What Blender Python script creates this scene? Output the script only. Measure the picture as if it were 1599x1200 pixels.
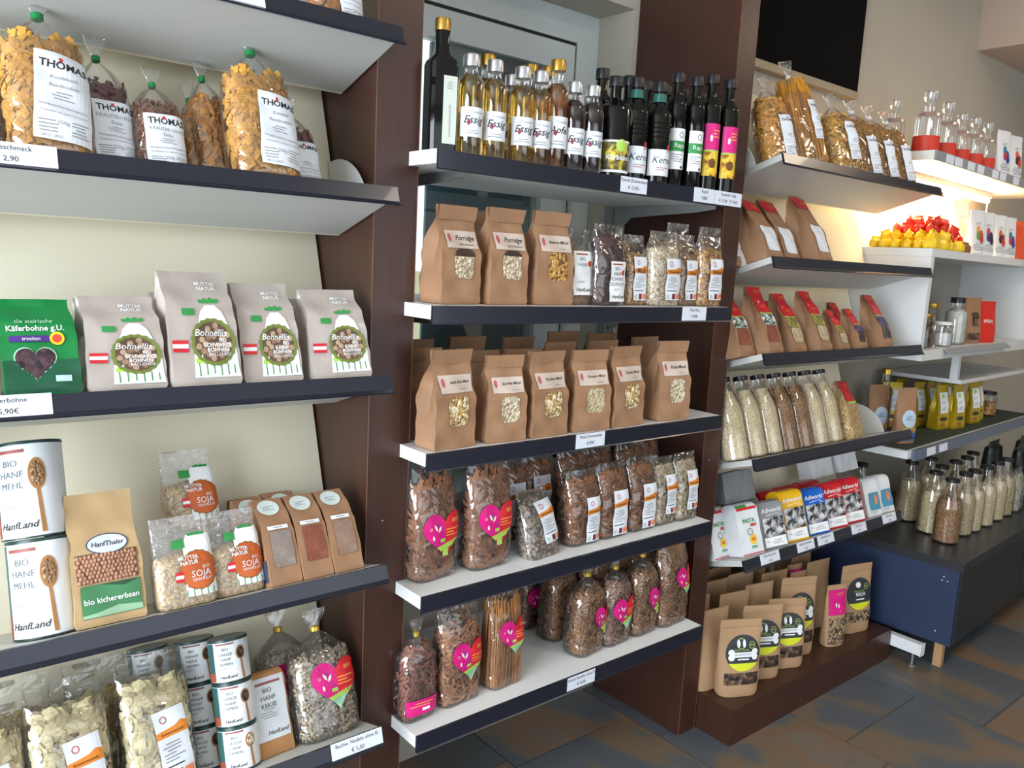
import bpy, math, random
import numpy as np
from mathutils import Matrix, Vector
from math import sin, cos, pi, radians
for o in list(bpy.data.objects): bpy.data.objects.remove(o)
SC = bpy.context.scene
COL = SC.collection
# ---------------------------------------------------------------- camera
FPX = 1273.97
yaw, pit, rol = [radians(a) for a in (39.7767, -8.597, 2.9581)]
fwd = Vector((sin(yaw)*cos(pit), cos(yaw)*cos(pit), sin(pit)))
rt = Vector((cos(yaw), -sin(yaw), 0)); up = rt.cross(fwd)
r2 = rt*cos(rol)+up*sin(rol); u2 = up*cos(rol)-rt*sin(rol)
cd = bpy.data.cameras.new('camera'); cd.sensor_fit = 'HORIZONTAL'; cd.sensor_width = 36.0
cd.lens = FPX/1599*36; cd.clip_start = .02; cd.clip_end = 60
cam = bpy.data.objects.new('camera', cd); COL.objects.link(cam)
cam.matrix_world = Matrix(((r2.x, u2.x, -fwd.x, -.9233), (r2.y, u2.y, -fwd.y, -1.3769), (r2.z, u2.z, -fwd.z, 1.4715), (0, 0, 0, 1)))
SC.camera = cam
# ---------------------------------------------------------------- world, light, exposure
w = bpy.data.worlds.new('world'); SC.world = w; w.use_nodes = True
bg = w.node_tree.nodes['Background']; bg.inputs[0].default_value = (.80, .90, 1.0, 1); bg.inputs[1].default_value = 1.6
SC.view_settings.view_transform = 'Standard'; SC.view_settings.look = 'None'; SC.view_settings.gamma = 1
SC.view_settings.use_curve_mapping = False; SC.view_settings.exposure = 0.08
try: SC.cycles.transparent_max_bounces = 32
except Exception: pass
def area(name, loc, rot, sx, sy, energy, color):
    l = bpy.data.lights.new(name, 'AREA'); l.shape = 'RECTANGLE'; l.size = sx; l.size_y = sy; l.energy = energy; l.color = color
    o = bpy.data.objects.new(name, l); COL.objects.link(o); o.location = loc; o.rotation_euler = rot; return o
# daylight entering through the two shop windows (left wall, and the wall behind the camera)
area('daylight_left_window', (-2.72, -1.10, 1.45), (0, -pi/2, 0), 2.3, 1.9, 165, (.84, .92, 1.0))
area('daylight_front_window', (.9, -3.72, 1.5), (pi/2, 0, 0), 3.4, 2.2, 13, (.95, .97, 1.0))
area('added_ceiling_fill', (3.1, -.9, 2.80), (0, 0, 0), .5, .5, 10, (1.0, .84, .66))  # unseen ceiling light, added to brighten the right wall
area('added_ceiling_fill', (1.2, -1.5, 2.80), (0, 0, 0), .4, .4, 8, (1.0, .88, .74))  # second added ceiling light, also out of view
# ---------------------------------------------------------------- materials
def lin(h):
    h = h.lstrip('#'); c = [int(h[i:i+2], 16)/255 for i in (0, 2, 4)]
    return tuple(x/12.92 if x <= .04045 else ((x+.055)/1.055)**2.4 for x in c)+(1,)
MT = {}
def mat(key, col, rough=.5, var=0., vs=30., bump=0., bs=60., metal=0., coat=0., stretch=None, emit=0., spec=.5):
    """principled with optional object-space noise in colour and bump"""
    if key in MT: return MT[key]
    m = bpy.data.materials.new(key); m.use_nodes = True; nt = m.node_tree; b = nt.nodes['Principled BSDF']
    c = lin(col); b.inputs['Base Color'].default_value = c; b.inputs['Roughness'].default_value = rough
    b.inputs['Metallic'].default_value = metal; b.inputs['Coat Weight'].default_value = coat; b.inputs['Specular IOR Level'].default_value = spec
    if emit: b.inputs['Emission Color'].default_value = c; b.inputs['Emission Strength'].default_value = emit
    N = nt.nodes.new; Lk = nt.links.new
    if var or bump:
        tc = N('ShaderNodeTexCoord'); src = tc.outputs['Object']
        if stretch:
            mp = N('ShaderNodeMapping'); mp.inputs['Scale'].default_value = stretch; Lk(src, mp.inputs[0]); src = mp.outputs[0]
    if var:
        n = N('ShaderNodeTexNoise'); n.inputs['Scale'].default_value = vs; n.inputs['Detail'].default_value = 5; Lk(src, n.inputs['Vector'])
        r = N('ShaderNodeValToRGB'); r.color_ramp.elements[0].position = .3; r.color_ramp.elements[1].position = .7
        r.color_ramp.elements[0].color = tuple(x*(1-var) for x in c[:3])+(1,); r.color_ramp.elements[1].color = tuple(min(1, x*(1+var)) for x in c[:3])+(1,)
        Lk(n.outputs[0], r.inputs[0]); Lk(r.outputs[0], b.inputs['Base Color'])
    if bump:
        n2 = N('ShaderNodeTexNoise'); n2.inputs['Scale'].default_value = bs; n2.inputs['Detail'].default_value = 3; Lk(src, n2.inputs['Vector'])
        bp = N('ShaderNodeBump'); bp.inputs['Strength'].default_value = bump; bp.inputs['Distance'].default_value = .01
        Lk(n2.outputs[0], bp.inputs['Height']); Lk(bp.outputs[0], b.inputs['Normal'])
    MT[key] = m; return m
def grain(key, cols, scale=140., rough=.55, bump=.8):
    """small seeds / flakes: voronoi cells with random colours and relief"""
    if key in MT: return MT[key]
    m = bpy.data.materials.new(key); m.use_nodes = True; nt = m.node_tree; b = nt.nodes['Principled BSDF']; N = nt.nodes.new; Lk = nt.links.new
    tc = N('ShaderNodeTexCoord'); v = N('ShaderNodeTexVoronoi'); v.inputs['Scale'].default_value = scale; Lk(tc.outputs['Object'], v.inputs['Vector'])
    sep = N('ShaderNodeSeparateColor'); Lk(v.outputs['Color'], sep.inputs[0])
    r = N('ShaderNodeValToRGB'); r.color_ramp.interpolation = 'CONSTANT'; e = r.color_ramp.elements
    while len(e) < len(cols): e.new(.5)
    for i, c in enumerate(cols): e[i].position = i/len(cols); e[i].color = lin(c)
    Lk(sep.outputs[0], r.inputs[0]); Lk(r.outputs[0], b.inputs['Base Color'])
    bp = N('ShaderNodeBump'); bp.inputs['Strength'].default_value = bump; bp.inputs['Distance'].default_value = .004; bp.invert = True
    Lk(v.outputs['Distance'], bp.inputs['Height']); Lk(bp.outputs[0], b.inputs['Normal']); b.inputs['Roughness'].default_value = rough
    MT[key] = m; return m
def blotch(key, cols, scale=90., rough=.5, det=4.):
    """printed pictures and powders: soft patches of a few colours"""
    if key in MT: return MT[key]
    m = bpy.data.materials.new(key); m.use_nodes = True; nt = m.node_tree; b = nt.nodes['Principled BSDF']; N = nt.nodes.new; Lk = nt.links.new
    tc = N('ShaderNodeTexCoord'); n = N('ShaderNodeTexNoise'); n.inputs['Scale'].default_value = scale; n.inputs['Detail'].default_value = det; n.inputs['Distortion'].default_value = .6; Lk(tc.outputs['Object'], n.inputs['Vector'])
    r = N('ShaderNodeValToRGB'); e = r.color_ramp.elements
    while len(e) < len(cols): e.new(.5)
    for i, c in enumerate(cols): e[i].position = .34+.32*i/max(1, len(cols)-1); e[i].color = lin(c)
    Lk(n.outputs[0], r.inputs[0]); Lk(r.outputs[0], b.inputs['Base Color']); b.inputs['Roughness'].default_value = rough
    MT[key] = m; return m
def clear(key, tint=(1, 1, 1), gloss=.10, rough=.06, bump=.0, bs=35., haze=.0):
    """thin clear film or glass: see-through with a fresnel shine (and fine creases)"""
    if key in MT: return MT[key]
    m = bpy.data.materials.new(key); m.use_nodes = True; nt = m.node_tree; nt.nodes.clear(); N = nt.nodes.new; Lk = nt.links.new
    out = N('ShaderNodeOutputMaterial'); t = N('ShaderNodeBsdfTransparent'); t.inputs[0].default_value = tint+(1,)
    g = N('ShaderNodeBsdfGlossy'); g.inputs['Roughness'].default_value = rough; g.inputs[0].default_value = (1, 1, 1, 1)
    lw = N('ShaderNodeLayerWeight'); lw.inputs[0].default_value = .35
    ma = N('ShaderNodeMath'); ma.operation = 'MULTIPLY_ADD'; ma.inputs[1].default_value = .55; ma.inputs[2].default_value = gloss
    ma.use_clamp = True; Lk(lw.outputs['Fresnel'], ma.inputs[0])
    mx = N('ShaderNodeMixShader'); Lk(ma.outputs[0], mx.inputs[0]); Lk(g.outputs[0], mx.inputs[2])
    if haze:
        d = N('ShaderNodeBsdfDiffuse'); d.inputs[0].default_value = (.85, .87, .9, 1); m2 = N('ShaderNodeMixShader'); m2.inputs[0].default_value = haze
        Lk(t.outputs[0], m2.inputs[1]); Lk(d.outputs[0], m2.inputs[2]); Lk(m2.outputs[0], mx.inputs[1])
    else: Lk(t.outputs[0], mx.inputs[1])
    if bump:
        tc = N('ShaderNodeTexCoord'); n = N('ShaderNodeTexNoise'); n.inputs['Scale'].default_value = bs; n.inputs['Detail'].default_value = 2
        n.inputs['Distortion'].default_value = 1.2; Lk(tc.outputs['Object'], n.inputs['Vector'])
        bp = N('ShaderNodeBump'); bp.inputs['Strength'].default_value = bump; bp.inputs['Distance'].default_value = .02
        Lk(n.outputs[0], bp.inputs['Height']); Lk(bp.outputs[0], g.inputs['Normal'])
    Lk(mx.outputs[0], out.inputs[0]); MT[key] = m; return m
def tilemat():
    m = bpy.data.materials.new('slate_tile'); m.use_nodes = True; nt = m.node_tree; b = nt.nodes['Principled BSDF']; N = nt.nodes.new; Lk = nt.links.new
    tc = N('ShaderNodeTexCoord'); oi = N('ShaderNodeObjectInfo'); mp = N('ShaderNodeMapping'); mp.inputs['Scale'].default_value = (1.5, .8, 1)
    cx = N('ShaderNodeCombineXYZ'); ml = N('ShaderNodeMath'); ml.operation = 'MULTIPLY'; ml.inputs[1].default_value = 40
    Lk(oi.outputs['Random'], ml.inputs[0]); Lk(ml.outputs[0], cx.inputs[0]); Lk(ml.outputs[0], cx.inputs[1]); Lk(cx.outputs[0], mp.inputs['Location'])
    Lk(tc.outputs['Object'], mp.inputs[0])
    n = N('ShaderNodeTexNoise'); n.inputs['Scale'].default_value = 1.5; n.inputs['Detail'].default_value = 5; n.inputs['Distortion'].default_value = .9; Lk(mp.outputs[0], n.inputs['Vector'])
    r = N('ShaderNodeValToRGB'); e = r.color_ramp.elements
    for p, c in ((.0, '#3a4048'), (.49, '#565b61'), (.535, '#6f6252'), (.59, '#785f4c'), (.66, '#70665c'), (.76, '#585450')):
        x = e.new(p) if p not in (0.,) else e[0]; x.position = p; x.color = lin(c)
    e[-1].color = lin('#5f5a54')
    Lk(n.outputs[0], r.inputs[0]); Lk(r.outputs[0], b.inputs['Base Color']); b.inputs['Roughness'].default_value = .42
    bp = N('ShaderNodeBump'); bp.inputs['Strength'].default_value = .15; Lk(n.outputs[0], bp.inputs['Height']); Lk(bp.outputs[0], b.inputs['Normal'])
    return m
KR = mat('kraft_paper', '#9e7758', .7, .10, 14, .45, 13)
KR2 = mat('kraft_paper_light', '#b08d6a', .7, .08, 14, .35, 13)
WOOD = mat('dark_wood_laminate', '#40251c', .36, .12, 6, .03, 40, stretch=(9, 9, .5))
LIP = mat('anthracite_rail', '#181c2a', .28, 0, bump=0, coat=.2)
WHITE = mat('white_laminate', '#e4e6e6', .45); BOARD = mat('shelf_board_grey_white', '#c3c4bf', .45); CREAM = mat('cream_panel', '#ece5cd', .6, .02, 3)
WALLM = mat('plaster_wall', '#b8b2a5', .85, .03, 4, .05, 90); GREYW = mat('grey_wall', '#a5a49f', .85, .03, 4)
PAPER = mat('label_paper', '#dfe4ec', .55); INK = mat('black_ink', '#1c1a20', .6); GREY = mat('grey_ink', '#8d9096', .6)
TAGM = mat('price_tag_card', '#dde3ee', .5)
FILM = clear('cellophane_film', (1, 1, 1), .06, .08, .55, 15, .02); FILMF = clear('pack_film', (1, 1, 1), .05, .12, .4, 40, .03)
GLASS = clear('clear_glass', (.99, .99, .985), .05, .02); PANE = clear('window_glass', (.95, .98, .98), .06, .01)
PINK = mat('magenta_print', '#d3127c', .45); RED = mat('red_print', '#d01f2c', .45); LIME = mat('lime_print', '#a6cf55', .5); ORANGE = mat('orange_print', '#e0862a', .5)
GREEN = mat('green_print', '#2f8f45', .5); GOLD = mat('gold_cap', '#c09a4a', .32, metal=.9); SILVER = mat('silver_cap', '#c9ccd0', .3, metal=.9)
BLACKC = mat('black_cap', '#16161a', .35); WHITEP = mat('white_print', '#eef0f2', .5); YELLOW = mat('yellow_print', '#f0c22a', .45); LEMON = mat('lemon_print', '#d9e02c', .5)
BLUEG = mat('pale_blue_print', '#bcd6e6', .5); TIE = mat('gold_tie', '#d8b64a', .35, metal=.6); CLIP = mat('green_clip', '#12803f', .4)
METAL = mat('grey_steel', '#9a9c9c', .4, metal=.7)
# ---------------------------------------------------------------- mesh helpers
def mk(name, v, f, m, ang=40):
    me = bpy.data.meshes.new(name); me.from_pydata([tuple(p) for p in v], [], [tuple(q) for q in f]); me.materials.append(m)
    if ang: me.shade_smooth(); me.set_sharp_from_angle(angle=radians(ang))
    return me
def tone(me, per, seed):              # one random tone for each loose piece
    a = me.attributes.new('tone', 'FLOAT', 'POINT'); n = len(me.vertices); r = np.random.RandomState(seed).uniform(0, 1, n//per+1)
    a.data.foreach_set('value', np.repeat(r, per)[:n].astype(np.float32)); return me
def pastamat(key, col):
    if key in MT: return MT[key]
    m = mat(key, col, .5, .12, 70, .08, 90); nt = m.node_tree; b = nt.nodes['Principled BSDF']; src = b.inputs['Base Color'].links[0].from_socket
    at = nt.nodes.new('ShaderNodeAttribute'); at.attribute_name = 'tone'; mr = nt.nodes.new('ShaderNodeMapRange'); mr.inputs['To Min'].default_value = .66; mr.inputs['To Max'].default_value = 1.18
    nt.links.new(at.outputs['Fac'], mr.inputs['Value']); mx = nt.nodes.new('ShaderNodeVectorMath'); mx.operation = 'SCALE'
    nt.links.new(src, mx.inputs[0]); nt.links.new(mr.outputs[0], mx.inputs['Scale']); nt.links.new(mx.outputs[0], b.inputs['Base Color']); return m
def boxes(name, bl, m):
    v = []; f = []
    for (x0, x1, y0, y1, z0, z1) in bl:
        k = len(v); v += [(x, y, z) for z in (z0, z1) for y in (y0, y1) for x in (x0, x1)]
        f += [(k, k+2, k+3, k+1), (k+4, k+5, k+7, k+6), (k, k+1, k+5, k+4), (k+1, k+3, k+7, k+5), (k+3, k+2, k+6, k+7), (k+2, k, k+4, k+6)]
    return mk(name, v, f, m, 0)
def prism_x(name, prof, x0, x1, m):      # profile in (y,z) swept along x
    n = len(prof); v = [(x0, y, z) for y, z in prof]+[(x1, y, z) for y, z in prof]
    f = [(i, (i+1) % n, n+(i+1) % n, n+i) for i in range(n)]+[tuple(range(n))[::-1], tuple(range(n, 2*n))]
    return mk(name, v, f, m, 30)
def lathe(name, prof, m, n=28, cy=0., sq=2., ang=35):
    v = []; f = []
    def ring(r, z):
        o = []
        for i in range(n):
            a = 2*pi*i/n; c, s = cos(a), sin(a)
            if sq != 2: k = (abs(c)**sq+abs(s)**sq)**(-1/sq); c *= k; s *= k
            o.append((r*c, cy+r*s, z))
        return o
    for r, z in prof: v += ring(r, z)
    for j in range(len(prof)-1):
        for i in range(n): a = j*n+i; b = j*n+(i+1) % n; f.append((a, b, b+n, a+n))
    f.append(tuple(range(n))[::-1]); f.append(tuple(range((len(prof)-1)*n, len(prof)*n)))
    return mk(name, v, f, m, ang)
def obj(name, me, parent=None, kind=None, label=None):
    o = bpy.data.objects.new(name, me); COL.objects.link(o)
    if parent: o.parent = parent
    if kind: o['kind'] = kind
    if label: o['label'] = label
    return o
def struct(name, me, parent=None): return obj(name, me, parent, None if parent else 'structure')
def tag(o, label, cat, group=None):
    o['label'] = label; o['category'] = cat
    if group: o['group'] = group
    return o
def empty(name, M, label, cat, group=None):
    o = bpy.data.objects.new(name, None); COL.objects.link(o); o.matrix_world = M; o.empty_display_size = .02
    return tag(o, label, cat, group)
def noise(x, y, z, s=1.):
    return (sin(x*91*s+y*37+z*53*s+1.3)+sin(x*47*s-z*83*s+y*61+.4)+sin(z*131*s+x*29*s+2.1))/3
# ---------------------------------------------------------------- pack bodies
class Body:
    """stack of cross-sections: rows (z, half_w, half_d, y_centre, power)"""
    def __init__(s, rows, wr=0., box=False, gus=0., seed=0.):
        s.rows = rows; s.wr = wr; s.box = box; s.gus = gus; s.seed = seed
    def at(s, z):
        R = s.rows
        if z <= R[0][0]: return R[0][1:]
        for a, b in zip(R, R[1:]):
            if z <= b[0]:
                t = (z-a[0])/max(1e-6, b[0]-a[0]); return tuple(a[i]+(b[i]-a[i])*t for i in range(1, 5))
        return R[-1][1:]
    def front(s, x, z):
        hw, hd, yc, p = s.at(z)
        if s.box: q = hd
        else: q = hd*max(0., 1-min(1, abs(x)/hw)**p)**(1/p)
        return yc-q+s.wr*noise(x, s.seed, z)*.5
    def ring(s, z, n, k=1.):
        hw, hd, yc, p = s.at(z); hw *= k; hd *= k; P = []
        if s.box:
            g = s.gus*min(1, max(0, (z-s.rows[1][0])/(s.rows[-1][0]*.6)))
            fr = [(-hw+2*hw*i/12, yc-hd) for i in range(13)]; bk = [(hw-2*hw*i/12, yc+hd) for i in range(13)]
            P = fr+[(hw-g, yc)]+bk+[(-hw+g, yc)]
        else:
            for i in range(n):
                a = -pi/2+2*pi*i/n; c, q = cos(a), sin(a)
                P.append((hw*math.copysign(abs(c)**(2/p), c), yc+hd*math.copysign(abs(q)**(2/p), q)))
        return [(x+(s.wr*noise(y*1.5, s.seed+(2 if x > 0 else 8), z)*.4 if s.box and abs(abs(x)-hw) < 1e-6 else 0), y+s.wr*noise(x, s.seed+(5 if y > yc else 0), z)*.5, z) for x, y in P]
    def mesh(s, name, m, n=24, zmax=None, k=1., cap=True, sub=3, ang=50):
        zs = []; R = s.rows; top = zmax or R[-1][0]
        for a, b in zip(R, R[1:]):
            st = max(1, int(math.ceil((b[0]-a[0])/R[-1][0]*(22 if s.box else 8*sub/3))))
            zs += [a[0]+(b[0]-a[0])*i/st for i in range(st)]
        zs = [z for z in zs if z < top-1e-4]+[top]; v = []; f = []
        for z in zs: v += s.ring(z, n, k)
        N = 28 if s.box else n
        for j in range(len(zs)-1):
            for i in range(N): a = j*N+i; b = j*N+(i+1) % N; f.append((a, b, b+N, a+N))
        f.append(tuple(range(N))[::-1])
        if cap:
            b0 = (len(zs)-1)*N; hw, hd, yc, p = s.at(top); v.append((0, yc, top+(.012 if zmax else 0)))
            f += [(b0+i, b0+(i+1) % N, len(v)-1) for i in range(N)]
        return mk(name, v, f, m, ang)
def kraft_body(w, d, h, wr=.006, seed=0.):
    return Body([(0, w*.48, d*.48, d*.5, 8), (.03*h, w*.5, d*.5, d*.5, 8), (.52*h, w*.5, d*.48, d*.5, 8), (.64*h, w*.465, d*.40, d*.55, 8),
                 (.80*h, w*.475, d*.12, d*.46, 8), (.88*h, w*.48, d*.035, d*.40, 8), (h, w*.48, .003, d*.34, 8)], wr, True, d*.22, seed)
def pouch_body(w, d, h, seed=0.):
    return Body([(0, w*.45, d*.46, d*.5, 3), (.04*h, w*.48, d*.5, d*.5, 3), (.25*h, w*.5, d*.44, d*.5, 3), (.6*h, w*.5, d*.28, d*.52, 2.6),
                 (.86*h, w*.5, d*.07, d*.52, 2.4), (.9*h, w*.5, .003, d*.52, 2.2), (h, w*.5, .002, d*.52, 2.2)], .003, False, 0, seed)
def tied_body(w, d, h, seed=0.):
    return Body([(0, w*.44, d*.44, d*.5, 3.2), (.04*h, w*.5, d*.5, d*.5, 3), (.45*h, w*.5, d*.5, d*.5, 2.8), (.64*h, w*.47, d*.45, d*.5, 2.5),
                 (.75*h, w*.27, d*.26, d*.5, 2.2), (.82*h, w*.085, d*.1, d*.5, 2), (.845*h, w*.05, d*.06, d*.5, 2), (.88*h, w*.1, d*.07, d*.5, 2),
                 (.95*h, w*.17, d*.06, d*.5, 2), (h, w*.2, d*.03, d*.5, 2)], .006, False, 0, seed)
def flat_body(w, d, h, ct=.74, seed=0.):
    return Body([(0, w*.46, d*.46, d*.5, 4), (.04*h, w*.5, d*.5, d*.5, 3.6), (.5*h, w*.5, d*.48, d*.5, 3.2), (ct*h, w*.49, d*.36, d*.5, 2.8),
                 (.92*h, w*.47, d*.07, d*.5, 2.4), (h, w*.47, .003, d*.5, 2.2)], .005, False, 0, seed)
def brick_body(w, d, h, seed=0.):
    return Body([(0, w*.49, d*.49, d*.5, 9), (.02*h, w*.5, d*.5, d*.5, 9), (.9*h, w*.5, d*.48, d*.5, 9), (.97*h, w*.47, d*.36, d*.5, 9), (h, w*.44, d*.2, d*.5, 9)], .004, True, 0, seed)
def foil_body(w, d, h, seed=0.):
    return Body([(0, w*.47, d*.46, d*.5, 6), (.05*h, w*.5, d*.5, d*.5, 6), (.5*h, w*.5, d*.49, d*.5, 6), (.74*h, w*.49, d*.40, d*.54, 6),
                 (.9*h, w*.48, d*.15, d*.62, 6), (h, w*.48, .004, d*.62, 6)], .005, True, d*.14, seed)
# ---------------------------------------------------------------- decals (print and labels that follow the pack's front)
def s_rect(cx, cz, w, h, nx=6, nz=4):
    nx = max(nx, int(w/.006)); nz = max(nz, int(h/.006))
    v = [(cx-w/2+w*i/nx, cz-h/2+h*j/nz) for j in range(nz+1) for i in range(nx+1)]
    return v, [(j*(nx+1)+i, j*(nx+1)+i+1, (j+1)*(nx+1)+i+1, (j+1)*(nx+1)+i) for j in range(nz) for i in range(nx)]
def s_poly(pts, c=None):
    q = []
    for a, b in zip(pts, pts[1:]+pts[:1]):
        m = max(1, int(math.hypot(b[0]-a[0], b[1]-a[1])/.007)); q += [(a[0]+(b[0]-a[0])*i/m, a[1]+(b[1]-a[1])*i/m) for i in range(m)]
    cx = c[0] if c else sum(p[0] for p in pts)/len(pts); cz = c[1] if c else sum(p[1] for p in pts)/len(pts); pts = q; n = len(pts); v = [(cx, cz)]
    for k in (.25, .5, .75, 1.): v += [(cx+(x-cx)*k, cz+(z-cz)*k) for x, z in pts]
    f = [(0, 1+i, 1+(i+1) % n) for i in range(n)]
    for r in range(3): f += [(1+r*n+i, 1+(r+1)*n+i, 1+(r+1)*n+(i+1) % n, 1+r*n+(i+1) % n) for i in range(n)]
    return v, f
def s_ell(cx, cz, rx, rz, n=28, a0=0, a1=2*pi):
    k = n if a1-a0 > 6.2 else n+1
    return s_poly([(cx+rx*cos(a0+(a1-a0)*i/n), cz+rz*sin(a0+(a1-a0)*i/n)) for i in range(k)])
def s_ring(cx, cz, rx, rz, t, n=28, wob=0.):
    v = []
    for k in (1, 1-t):
        for i in range(n): q = 1+wob*(i % 2); v.append((cx+rx*k*q*cos(2*pi*i/n), cz+rz*k*q*sin(2*pi*i/n)))
    return v, [(i, (i+1) % n, n+(i+1) % n, n+i) for i in range(n)]
def heart_pts(cx, cz, s, n=40):
    return [(cx+s*16*sin(t)**3/17., cz+s*(13*cos(t)-5*cos(2*t)-2*cos(3*t)-cos(4*t)+2)/17.) for t in [2*pi*i/n for i in range(n)]]
def s_heart(cx, cz, s): return s_poly(heart_pts(cx, cz, s), (cx, cz))
def clip_poly(pts, f):                    # keep the part of a polygon where f(p) >= 0
    o = []
    for a, b in zip(pts, pts[1:]+pts[:1]):
        fa, fb = f(a), f(b)
        if fa >= 0: o.append(a)
        if fa*fb < 0: t = fa/(fa-fb); o.append((a[0]+(b[0]-a[0])*t, a[1]+(b[1]-a[1])*t))
    return o
def s_lines(cx, cz, w, h, n, seed=1):
    rnd = random.Random(seed); v = []; f = []
    for i in range(n):
        ww = w*rnd.uniform(.55, 1); a = s_rect(cx-(w-ww)/2*rnd.choice((0, 1)), cz+h/2-h*(i+.5)/n, ww, h/n*.34, 4, 1); k = len(v)
        v += a[0]; f += [tuple(q+k for q in t) for t in a[1]]
    return v, f
def s_join(shapes):
    v = []; f = []
    for a, b in shapes: k = len(v); v += a; f += [tuple(q+k for q in t) for t in b]
    return v, f
TX = {}
def s_text(s, cx, cz, size, shear=0., bold=0., w=None):
    key = (s, shear, bold)
    if key not in TX:
        c = bpy.data.curves.new('t', 'FONT'); c.body = s; c.align_x = 'CENTER'; c.align_y = 'CENTER'; c.shear = shear; c.offset = bold; c.resolution_u = 2; c.space_line = .9
        o = bpy.data.objects.new('t', c); COL.objects.link(o); dg = bpy.context.evaluated_depsgraph_get()
        me = bpy.data.meshes.new_from_object(o.evaluated_get(dg)); TX[key] = ([(v.co.x, v.co.y) for v in me.vertices], [tuple(p.vertices) for p in me.polygons])
        bpy.data.objects.remove(o); bpy.data.meshes.remove(me); bpy.data.curves.remove(c)
    v, f = TX[key]; k = size
    if w and v: ext = max(p[0] for p in v)-min(p[0] for p in v); k = w/ext
    return [(cx+x*k, cz+y*(k if w else size)) for x, y in v], f
def decals(front, items, rot=0., piv=(0, 0), eps=.0016):
    """items: (part_name, shape, material, layer) -> [(name, mesh)] merged by name+material"""
    g = {}
    ca, sa = cos(rot), sin(rot)
    for ix, (nm, (v, f), m, ly) in enumerate(items):
        V, F = g.setdefault((nm, m.name, ix), ([], [])); k = len(V)
        for x, z in v:
            dx, dz = x-piv[0], z-piv[1]; x, z = piv[0]+dx*ca-dz*sa, piv[1]+dx*sa+dz*ca
            V.append((x, front(x, z)-eps-ly*.0005, z))
        F += [tuple(q+k for q in t) for t in f]
    return [(nm, mk(nm, V, F, MT[mn], 0)) for (nm, mn, ix), (V, F) in g.items()]
# ---------------------------------------------------------------- pasta and grains: loose pieces packed against the film
def pieces(body, ct, kind, n, seed, k=.95, size=1.):
    R = np.random.RandomState(seed); V = []; F = []
    for i in range(n):
        z = R.uniform(.01, ct); a = R.uniform(-pi*.98, pi*.02) if R.rand() < .8 else R.uniform(0, 2*pi)
        hw, hd, yc, p = body.at(z)
        if R.rand() < .16: z = ct*R.uniform(.92, 1.06); kk = R.uniform(.2, .9)
        else: kk = k*R.uniform(.86, 1.0)
        c, s = cos(a), sin(a)
        P = np.array([hw*kk*math.copysign(abs(c)**(2/p), c), yc+hd*kk*math.copysign(abs(s)**(2/p), s), z])
        q = R.normal(size=3); q /= np.linalg.norm(q); t2 = np.cross(q, R.normal(size=3)); t2 /= np.linalg.norm(t2); t3 = np.cross(q, t2)
        nrm = np.array([c, s, 0]); q = q-nrm*(q@nrm)*.75; q /= np.linalg.norm(q); t2 = np.cross(nrm, q); t2 /= np.linalg.norm(t2)+1e-9; t3 = np.cross(q, t2)
        L = []; fs = []
        if kind == 'ribbon':
            ln = R.uniform(.022, .042)*size; wd = .0042*size; cv = R.uniform(-1.6, 1.6); m = 5
            for j in range(m):
                t = (j/(m-1)-.5); ang = cv*t*2; ctr = q*(sin(ang)/max(abs(cv*2), .2)*ln*1.3*np.sign(cv) if abs(cv) > .2 else t*ln)+t3*((1-cos(ang))*ln*.35)
                tw = t2*cos(j*.25)+t3*sin(j*.25); L += [ctr-tw*wd, ctr+tw*wd]
            fs = [(2*j, 2*j+1, 2*j+3, 2*j+2) for j in range(m-1)]
        elif kind == 'fusilli':
            ln = .026*size; wd = .0045*size; m = 8
            for j in range(m):
                t = (j/(m-1)-.5); an = j*.95; tw = t2*cos(an)+t3*sin(an); L += [q*t*ln-tw*wd, q*t*ln+tw*wd]
            fs = [(2*j, 2*j+1, 2*j+3, 2*j+2) for j in range(m-1)]
        elif kind == 'penne':
            ln = R.uniform(.018, .026)*size; r = .0035*size
            for e in (-.5, .5):
                for j in range(6): an = j*pi/3; L.append(q*(e*ln)+(t2*cos(an)+t3*sin(an))*r)
            fs = [(j, (j+1) % 6, 6+(j+1) % 6, 6+j) for j in range(6)]
        elif kind == 'shell':
            r = R.uniform(.006, .010)*size; L = [t3*r*.55]
            for j in range(8): an = j*pi/4; L.append((q*cos(an)*1.25+t2*sin(an))*r-t3*r*.25*cos(2*an))
            fs = [(0, 1+j, 1+(j+1) % 8) for j in range(8)]
        elif kind == 'ball':
            r = .0052*size
            for e, rr in ((-.9, .45), (-.35, .95), (.35, .95), (.9, .45)):
                for j in range(6): an = j*pi/3; L.append(q*e*r+(t2*cos(an)+t3*sin(an))*r*rr)
            fs = [(b*6+j, b*6+(j+1) % 6, b*6+6+(j+1) % 6, b*6+6+j) for b in range(3) for j in range(6)]+[(0, 1, 2, 3, 4, 5), (18, 19, 20, 21, 22, 23)]
        b0 = len(V); lim = .955-.16*R.rand()**1.5
        for x in L:
            x = P+x; x[2] = max(.003, x[2]); hw, hd, yc, p = body.at(min(x[2], ct*1.02)); t = (abs(x[0]/hw)**p+abs((x[1]-yc)/hd)**p)**(1/p)
            if t > lim: x[0] *= lim/t; x[1] = yc+(x[1]-yc)*lim/t
            V.append(tuple(x))
        F += [tuple(b0+x for x in t) for t in fs]
    return V, F
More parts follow.
